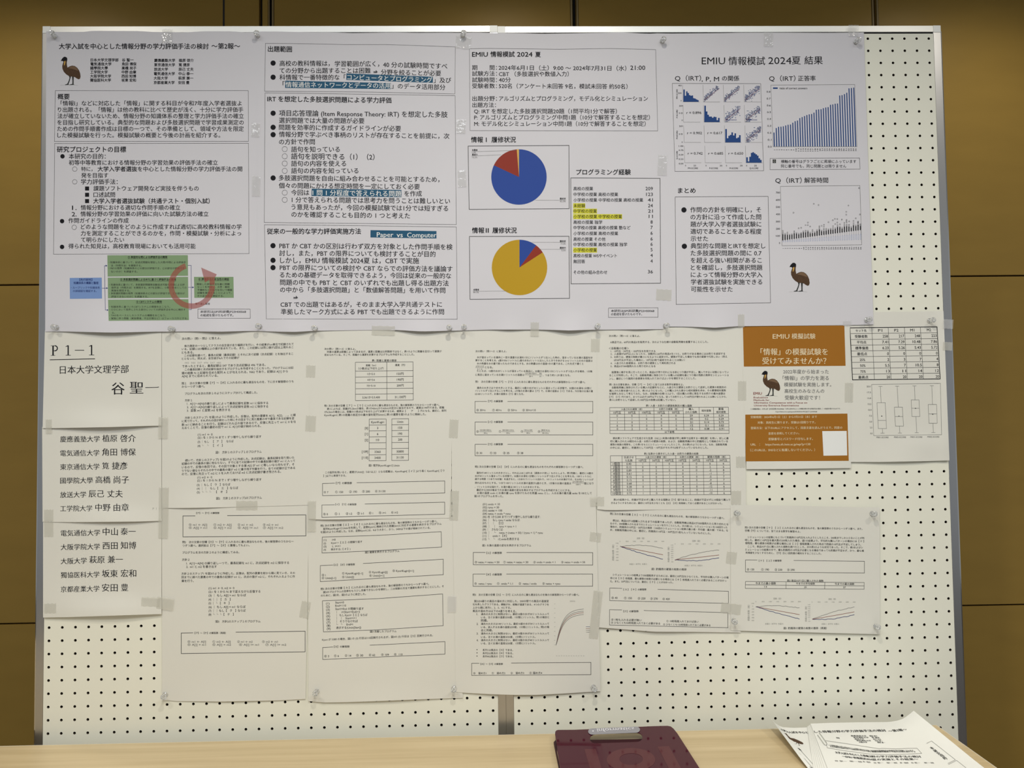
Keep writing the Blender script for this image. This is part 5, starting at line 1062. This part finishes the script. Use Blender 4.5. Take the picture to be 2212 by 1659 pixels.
def lev(pts, z): return [tuple(p[:2]) for p in on_level(pts, z)]
def ext(a, b, k): return (a[0] + (b[0]-a[0])*k, a[1] + (b[1]-a[1])*k)
case = empty('document_case', (float(on_level([(1340,1620)], TZ)[0][0]), float(on_level([(1340,1620)], TZ)[0][1]), TZ)); co = tuple(case.location)
tag(case, 'glossy maroon plastic document case with a handle slot lying on the table', 'document case')
l0, l1 = lev([(1199,1586),(1210,1659)], ZF); r0, r1 = lev([(1463,1584),(1511,1659)], ZF)
flap = lev([(1199,1586),(1199.5,1580.5),(1202,1577.6),(1206,1576.6),(1240,1576.4),(1300,1574),(1360,1570.8),(1410,1568.6),(1442,1567.8),(1449,1569.2),(1455,1574),(1463,1584)], ZF) + [ext(r0, r1, 3.4), ext(l0, l1, 3.4)]
def stadium(x0, x1, y0, y1, h, n=8):
    """pixel outline of a rounded bar with its centre line from (x0,y0) to (x1,y1)"""
    P = []
    for k in range(n+1): a = math.pi/2 + math.pi*k/n; P.append((x0 + h*1.25 + h*1.25*math.cos(a), y0 - h*math.sin(a)))
    for k in range(n+1): a = -math.pi/2 + math.pi*k/n; P.append((x1 - h*1.25 + h*1.25*math.cos(a), y1 - h*math.sin(a)))
    return P
slot = lev(stadium(1274, 1388, 1595.5, 1592.5, 10.2), ZF)
prism('flap', flap, ZF, 0.0012, M['maroon'], case, [slot], co)
l0, l1 = lev([(1196,1603),(1209,1668)], ZL); r0, r1 = lev([(1467,1590),(1513,1662)], ZL)
low = lev([(1196,1603),(1200,1598.6),(1340,1597.2),(1462,1594),(1469,1596)], ZL) + [ext(r0, r1, 3.4), ext(l0, l1, 3.4)]
prism('back_panel', low, ZL, 0.0035, M['maroon3'], case, (), co)
q = lev([(1202,1618),(1476,1611)], ZL); l0, l1 = lev([(1203,1618),(1212,1659)], ZF); r0, r1 = lev([(1482,1612),(1512,1659)], ZF)
prism('body', [l0, r0, ext(r0, r1, 4.2), ext(l0, l1, 4.2)], ZF - 0.0013, 0.0095, M['maroon'], case, (), co)
def on_flap(name, pts, m, lift=0.0003): return prism(name, lev(pts, ZF + lift), ZF + lift, 0.0002, m, case, (), co)
on_flap('printed_bar', [(1262.5,1618),(1287,1618),(1302,1668),(1277,1668)], M['maroon2'])
on_flap('printed_bar', [(1420.5,1613),(1445,1611.5),(1476,1668),(1449,1668)], M['maroon2'])
el = lambda cx, cy, rx, ry: [(cx + rx*math.cos(2*math.pi*k/32), cy + ry*math.sin(2*math.pi*k/32)) for k in range(32)]
prism('printed_ring', lev(el(1363, 1641, 52.5, 25.3), ZF+.0003), ZF+.0003, .0002, M['maroon2'], case, [lev(el(1363.5, 1639.7, 25.5, 12.7), ZF+.0003)], co)
on_flap('silver_label', stadium(1270.5, 1382.5, 1580, 1576, 6.6), M['silver'], 0.0012)
def flat_text(name, txt, quad, z, m, parent, org, flip=False, thin=False):
    """lettering laid on a level plane; quad: pixel corners tl, tr, br, bl of the line of text"""
    c = bpy.data.curves.new('lettering', 'FONT'); c.body = txt; c.resolution_u = 2
    o = bpy.data.objects.new('lettering', c); COL.objects.link(o)
    dg = bpy.context.evaluated_depsgraph_get(); dg.update(); me = bpy.data.meshes.new_from_object(o.evaluated_get(dg))
    V = np.array([v.co[:2] for v in me.vertices]); F = [tuple(p.vertices) for p in me.polygons]
    bpy.data.meshes.remove(me); bpy.data.objects.remove(o); bpy.data.curves.remove(c)
    u = (V[:,0]-V[:,0].min())/np.ptp(V[:,0]); v = 1-(V[:,1]-V[:,1].min())/np.ptp(V[:,1])
    if flip: v = 1-v
    A = np.array(quad, float); u = u[:,None]; v = v[:,None]
    P = A[0]*(1-u)*(1-v) + A[1]*u*(1-v) + A[2]*u*v + A[3]*(1-u)*v
    return P, F
P_, F_ = flat_text('', 'informatics', [(1289,1573.6),(1369,1571),(1371,1577.2),(1291,1581.5)], 0, None, None, None, flip=True)
mesh('label_lettering', on_level(P_, ZF + 0.0016) - np.array(co), F_, M['silvertext'], case)
on_flap('label_dot', el(1281, 1579, 1.6, 1.3), M['silvertext'], 0.0016)

# ================================================================== handouts
ZH = TZ + 0.0125
hg = 'stapled handouts fanned at the table corner'
GRID = {}
def handout(k, top, botl, botr, label, zl, yb=-0.040):
    top = np.array(top, float); n = 40; u = np.linspace(0, 1, n+1); tp = interp(top, u)
    A = on_wall(tp, yb - k*0.0004); A[:,2] += (k - (2.5 if k == 0 else 0))*0.0008; B = on_level(np.stack([botl[0]+(botr[0]-botl[0])*u, botl[1]+(botr[1]-botl[1])*u], 1), zl)
    V = []; ts = np.concatenate([np.linspace(0, .4, 12), np.linspace(.5, 2.1, 10)])
    for t in ts:
        P = A + (B - A)*t
        w_ = max(0, 1 - t)
        P[:,2] = zl + np.maximum(A[:,2] - zl, 0)*w_
        V.append(P)
    V = np.concatenate(V); N = len(V); m = len(ts)-1; GRID[label] = V.copy()
    F = [(j*(n+1)+i, (j+1)*(n+1)+i, (j+1)*(n+1)+i+1, j*(n+1)+i+1) for j in range(m) for i in range(n)]
    V2 = V.copy(); V2[:,2] -= 0.00045
    ed = [i for i in range(n+1)] + [(j+1)*(n+1)-1 for j in range(1, m+1)] + [m*(n+1)+i for i in range(n-1, -1, -1)] + [j*(n+1) for j in range(m-1, 0, -1)]
    FF = F + [tuple(N+i for i in reversed(f)) for f in F] + [(2*N+i, 2*N+(i+1) % len(ed), 2*N+len(ed)+(i+1) % len(ed), 2*N+len(ed)+i) for i in range(len(ed))]
    org = V[(n+1)*6 + n//2]
    o = mesh('handout', np.concatenate([V, V2, V[ed], V2[ed]]) - org, FF, M['handout'], smooth=False); o.location = org
    o.data.polygons.foreach_set('use_smooth', [True]*(2*len(F)) + [False]*(len(FF)-2*len(F)))
    tag(o, label, 'handout', hg); return o, org
full_top = [(1660,1543),(1667,1552),(1675,1560.5),(1682,1565),(1691,1568.5),(1715,1570),(1752,1568.6),(1800,1567.8),(1850,1566.8),(1900,1566.2),(1921,1566),(1934,1564),(1943,1562),(1952,1558.5),(1964,1550),(1974,1541.8)]
hb, ob = handout(0, full_top, (1744.5,1659), (2124,1659), 'lowest handout of the fanned stack, its left part with an emu emblem showing', ZH - 0.0078)
ords = ('second', 'third', 'fourth', 'fifth', 'sixth', 'seventh')
for k in range(6):
    tl = 1744 + k*1.2
    tp = [(tl, 1570.5), (1800,1567.9),(1850,1566.9),(1900,1566.3),(1921,1566.1),(1934,1564.1),(1943,1562.1),(1952,1558.6),(1964,1550.1),(1973.5,1542.2)]
    handout(k + 1, tp, (1757 + k*4.8, 1659), (2122, 1659), ords[k] + ' handout from the bottom of the fanned stack, only its left edge showing', ZH - 0.0054 + k*0.0008)
ht, ot = handout(7, [(1751,1569.6),(1800,1567.8),(1850,1566.8),(1900,1566.2),(1921,1566),(1934,1564),(1943,1562),(1952,1558.5),(1964,1550),(1974,1541.8)], (1787.5,1659), (2125.5,1659), 'topmost handout of the fanned stack, with a paper clip at its left', ZH)
class Flat:
    def __init__(s, o, org, lift):
        s.o, s.org, s.lift, s.L = o, org, lift, {}
        G = GRID[o['label']]; d = (G - CAM) @ RM; s.gz = G[:,2]
        s.gp = np.stack([1106 + 1600*d[:,0]/d[:,1], 829.5 - 1600*d[:,2]/d[:,1]], 1)
    def lay(s, P):
        """pixels -> points on the curled sheet: height from the nearest points of its own surface"""
        out = []
        for q in np.array_split(P, max(1, len(P)//2000)):
            D = ((q[:,None,:] - s.gp[None,:,:])**2).sum(2) + .05; k = np.argsort(D, 1)[:,:6]
            w = 1/np.take_along_axis(D, k, 1); out.append((s.gz[k]*w).sum(1)/w.sum(1))
        return on_level(P, np.concatenate(out) + s.lift)
    def put(s, part, m, P, F):
        L = s.L.setdefault((part, m), [[], []]); b = sum(len(p) for p in L[0]); L[0].append(np.asarray(P, float)); L[1] += [tuple(int(i)+b for i in f) for f in F]
    def T(s, xa, ya, xb, yb, h, sa, sb, txt, m='ink', b=1):
        for q in range(2 if b else 1):
            e = q*0.35
            P, F = flat_text('', txt, [(xa-sa*h/2+e, ya-h/2), (xb-sb*h/2+e, yb-h/2), (xb+sb*h/2+e, yb+h/2), (xa+sa*h/2+e, ya+h/2)], 0, None, None, None)
            s.put('printed_text', m, P, F)
    def line(s, pts, w=0.5, m='grey'):
        for a, b in zip(pts[:-1], pts[1:]):
            a, b = np.array(a, float), np.array(b, float); d = (b-a)/np.hypot(*(b-a)); q = np.array([-d[1], d[0]])*w/2
            s.put('printed_frame', m, [a+q, b+q, b-q, a-q], [(0,1,2,3)])
    def poly(s, pts, m, part): s.put(part, m, pts, tessellate_polygon([[Vector((p[0], p[1], 0)) for p in pts]]))
    def build(s):
        for (part, m), (P, F) in s.L.items():
            c = mesh(part, s.lay(np.concatenate([np.atleast_2d(p) for p in P])) - s.org, F, M[m], s.o)
            if part != 'emu_emblem': c['kind'] = 'stuff'
f = Flat(hb, ob, 0.0006)
G2 = lambda x, y: (1640 + x*.11754, 1535 + y*.11754)
G3 = lambda x, y: (1880 + x*.13562, 1535 + y*.13562)
f.T(1686,1575.5,1703,1581,4.6,.7,.7,'大学入'); f.T(1703,1581.5,1745,1582,4.6,.7,.55,'入試を中心と')
f.poly([G2(*p) for p in ((455,408),(500,420),(530,460),(575,500),(640,512),(720,545),(790,580),(815,605),(800,615),(760,612),(720,600),(745,635),(755,642),(715,637),(735,632),(705,595),(690,590),(685,620),(650,612),(672,608),(670,582),(610,560),(550,515),(510,460),(480,425))], 'brown', 'emu_emblem')
f.T(1714,1610,1731,1621,5,.9,.9,'概要'); f.line([G2(620,635), G2(985,1055)], 0.5); f.line([G2(770,740), G2(1050,1050)], .6)
f.T(1725,1625,1752,1656,3,1,1,'「情報Ⅰ」などに対応した',m='grey')
f.T(1750,1657,1757,1661,5,1,1,'研究')
f.build()
f = Flat(ht, ot, 0.0006)
f.T(1759,1580.5,1913,1577.5,5.0,.55,.95,'した情報分野の学力評価手法の検討'); f.T(1919,1579.3,1958,1575.2,4.8,1,1.1,'〜第2報〜')
for i, (xa, xb) in enumerate(((1838,1871),(1843,1876),(1846,1866),(1850,1881),(1855,1873))):
    f.T(xa,1589.2+i*3.4,xb,1589.6+i*3.4,2.6,.7,.8,('慶應義塾大学','東京通信大学','放送大学','電気通信大学','大阪大学')[i]); f.T(xa+40,1589.4+i*3.5,xa+57,1589.8+i*3.5,2.6,.8,.8,('植原 啓介','筧 捷彦','辰己 丈夫','中山 泰一','萩原 兼一')[i])
f.T(1806,1593.5,1813.5,1594,2.4,.6,.6,'博保')
f.line([G2(1215,550), G2(1600,605), G2(2212,700), G3(180,600), G3(400,608), G3(600,600), G3(745,598), G3(820,680), G3(600,690), G3(300,700), G3(0,690), G2(1800,765), G2(1500,725), G2(1250,680), G2(1240,640)], .5)
for i in range(2):
    f.T(1790+i*3,1609+i*3.2,1878+i*3,1621.5+i*2.2,2.6,.6,.8,('この模擬試験は大学入試を中心とした情報分野の学力評価','手法の検討の助成を受けて作問を行ったものである')[i],m='ink2'); f.T(1880+i*3,1621.6+i*2,1973+i*4,1621+i*2.4,2.6,.8,.9,('科学研究費補助金の助成を受け実施しています','模擬試験の概要と今後の計画を紹介する')[i],m='ink2')
f.T(1804,1625,1882,1634,4.8,.6,.7,'大学入試を中心とした情報分'); f.T(1882,1634,1989,1634,4.4,.7,.95,'野の学力評価手法の検討')
f.T(1819,1633.5,1884,1640.5,4.4,.6,.7,'〜EMIU 情報模試2024'); f.T(1884,1640.5,1983,1639.5,4.4,.7,.9,'夏の実施とその結果〜')
for i, (xa, xb) in enumerate(((1803,1829),(1835,1862),(1864,1880),(1887,1908),(1915,1938),(1944,1962),(1968,1987),(1996,2017))):
    f.T(xa,1643+i*.9 if i<3 else 1647.5,xb,1644.5+i*.9 if i<3 else 1647.5,2.6,.6,.8,'谷 聖一植原角田'[i%3:i%3+4],m='grey')
f.line([G3(895,520), G3(975,482), G3(1355,780), G3(1235,840)], .5); f.line([G3(1245,855), G3(1375,790), G3(1525,910)], .5)
for i, (x, y, t) in enumerate(((980,595,'本'),(1035,640,'研'),(1090,680,'究'),(1140,715,'の目'),(1185,755,'的'))):
    p = G3(x, y); f.T(p[0]-3.4,p[1]+.4,p[0]+3.4,p[1]-.4,5.4,1.1,1.1,t,m='ink2')
f.build()
# paper clip on the topmost handout
cv = bpy.data.curves.new('paper_clip', 'CURVE'); cv.dimensions = '3D'; cv.bevel_depth = 0.00055; cv.bevel_resolution = 2
pts = [G2(*p) for p in ((1100,402),(1170,495),(1238,590),(1246,615),(1235,634),(1215,634),(1190,612),(1130,525),(1072,445))]
P3 = on_level(pts, ZH + 0.0016)
sp = cv.splines.new('POLY'); sp.points.add(len(P3)-1)
for p, q in zip(sp.points, P3): p.co = (*(q - P3[4]), 1)
tmp = bpy.data.objects.new('paper_clip', cv); COL.objects.link(tmp); dg = bpy.context.evaluated_depsgraph_get()
me = bpy.data.meshes.new_from_object(tmp.evaluated_get(dg)); bpy.data.objects.remove(tmp); bpy.data.curves.remove(cv)
me.materials.clear(); me.materials.append(M['needle']); clip = bpy.data.objects.new('paper_clip', me); COL.objects.link(clip); clip.location = P3[4]
tag(clip, 'steel wire paper clip on the topmost handout', 'paper clip')
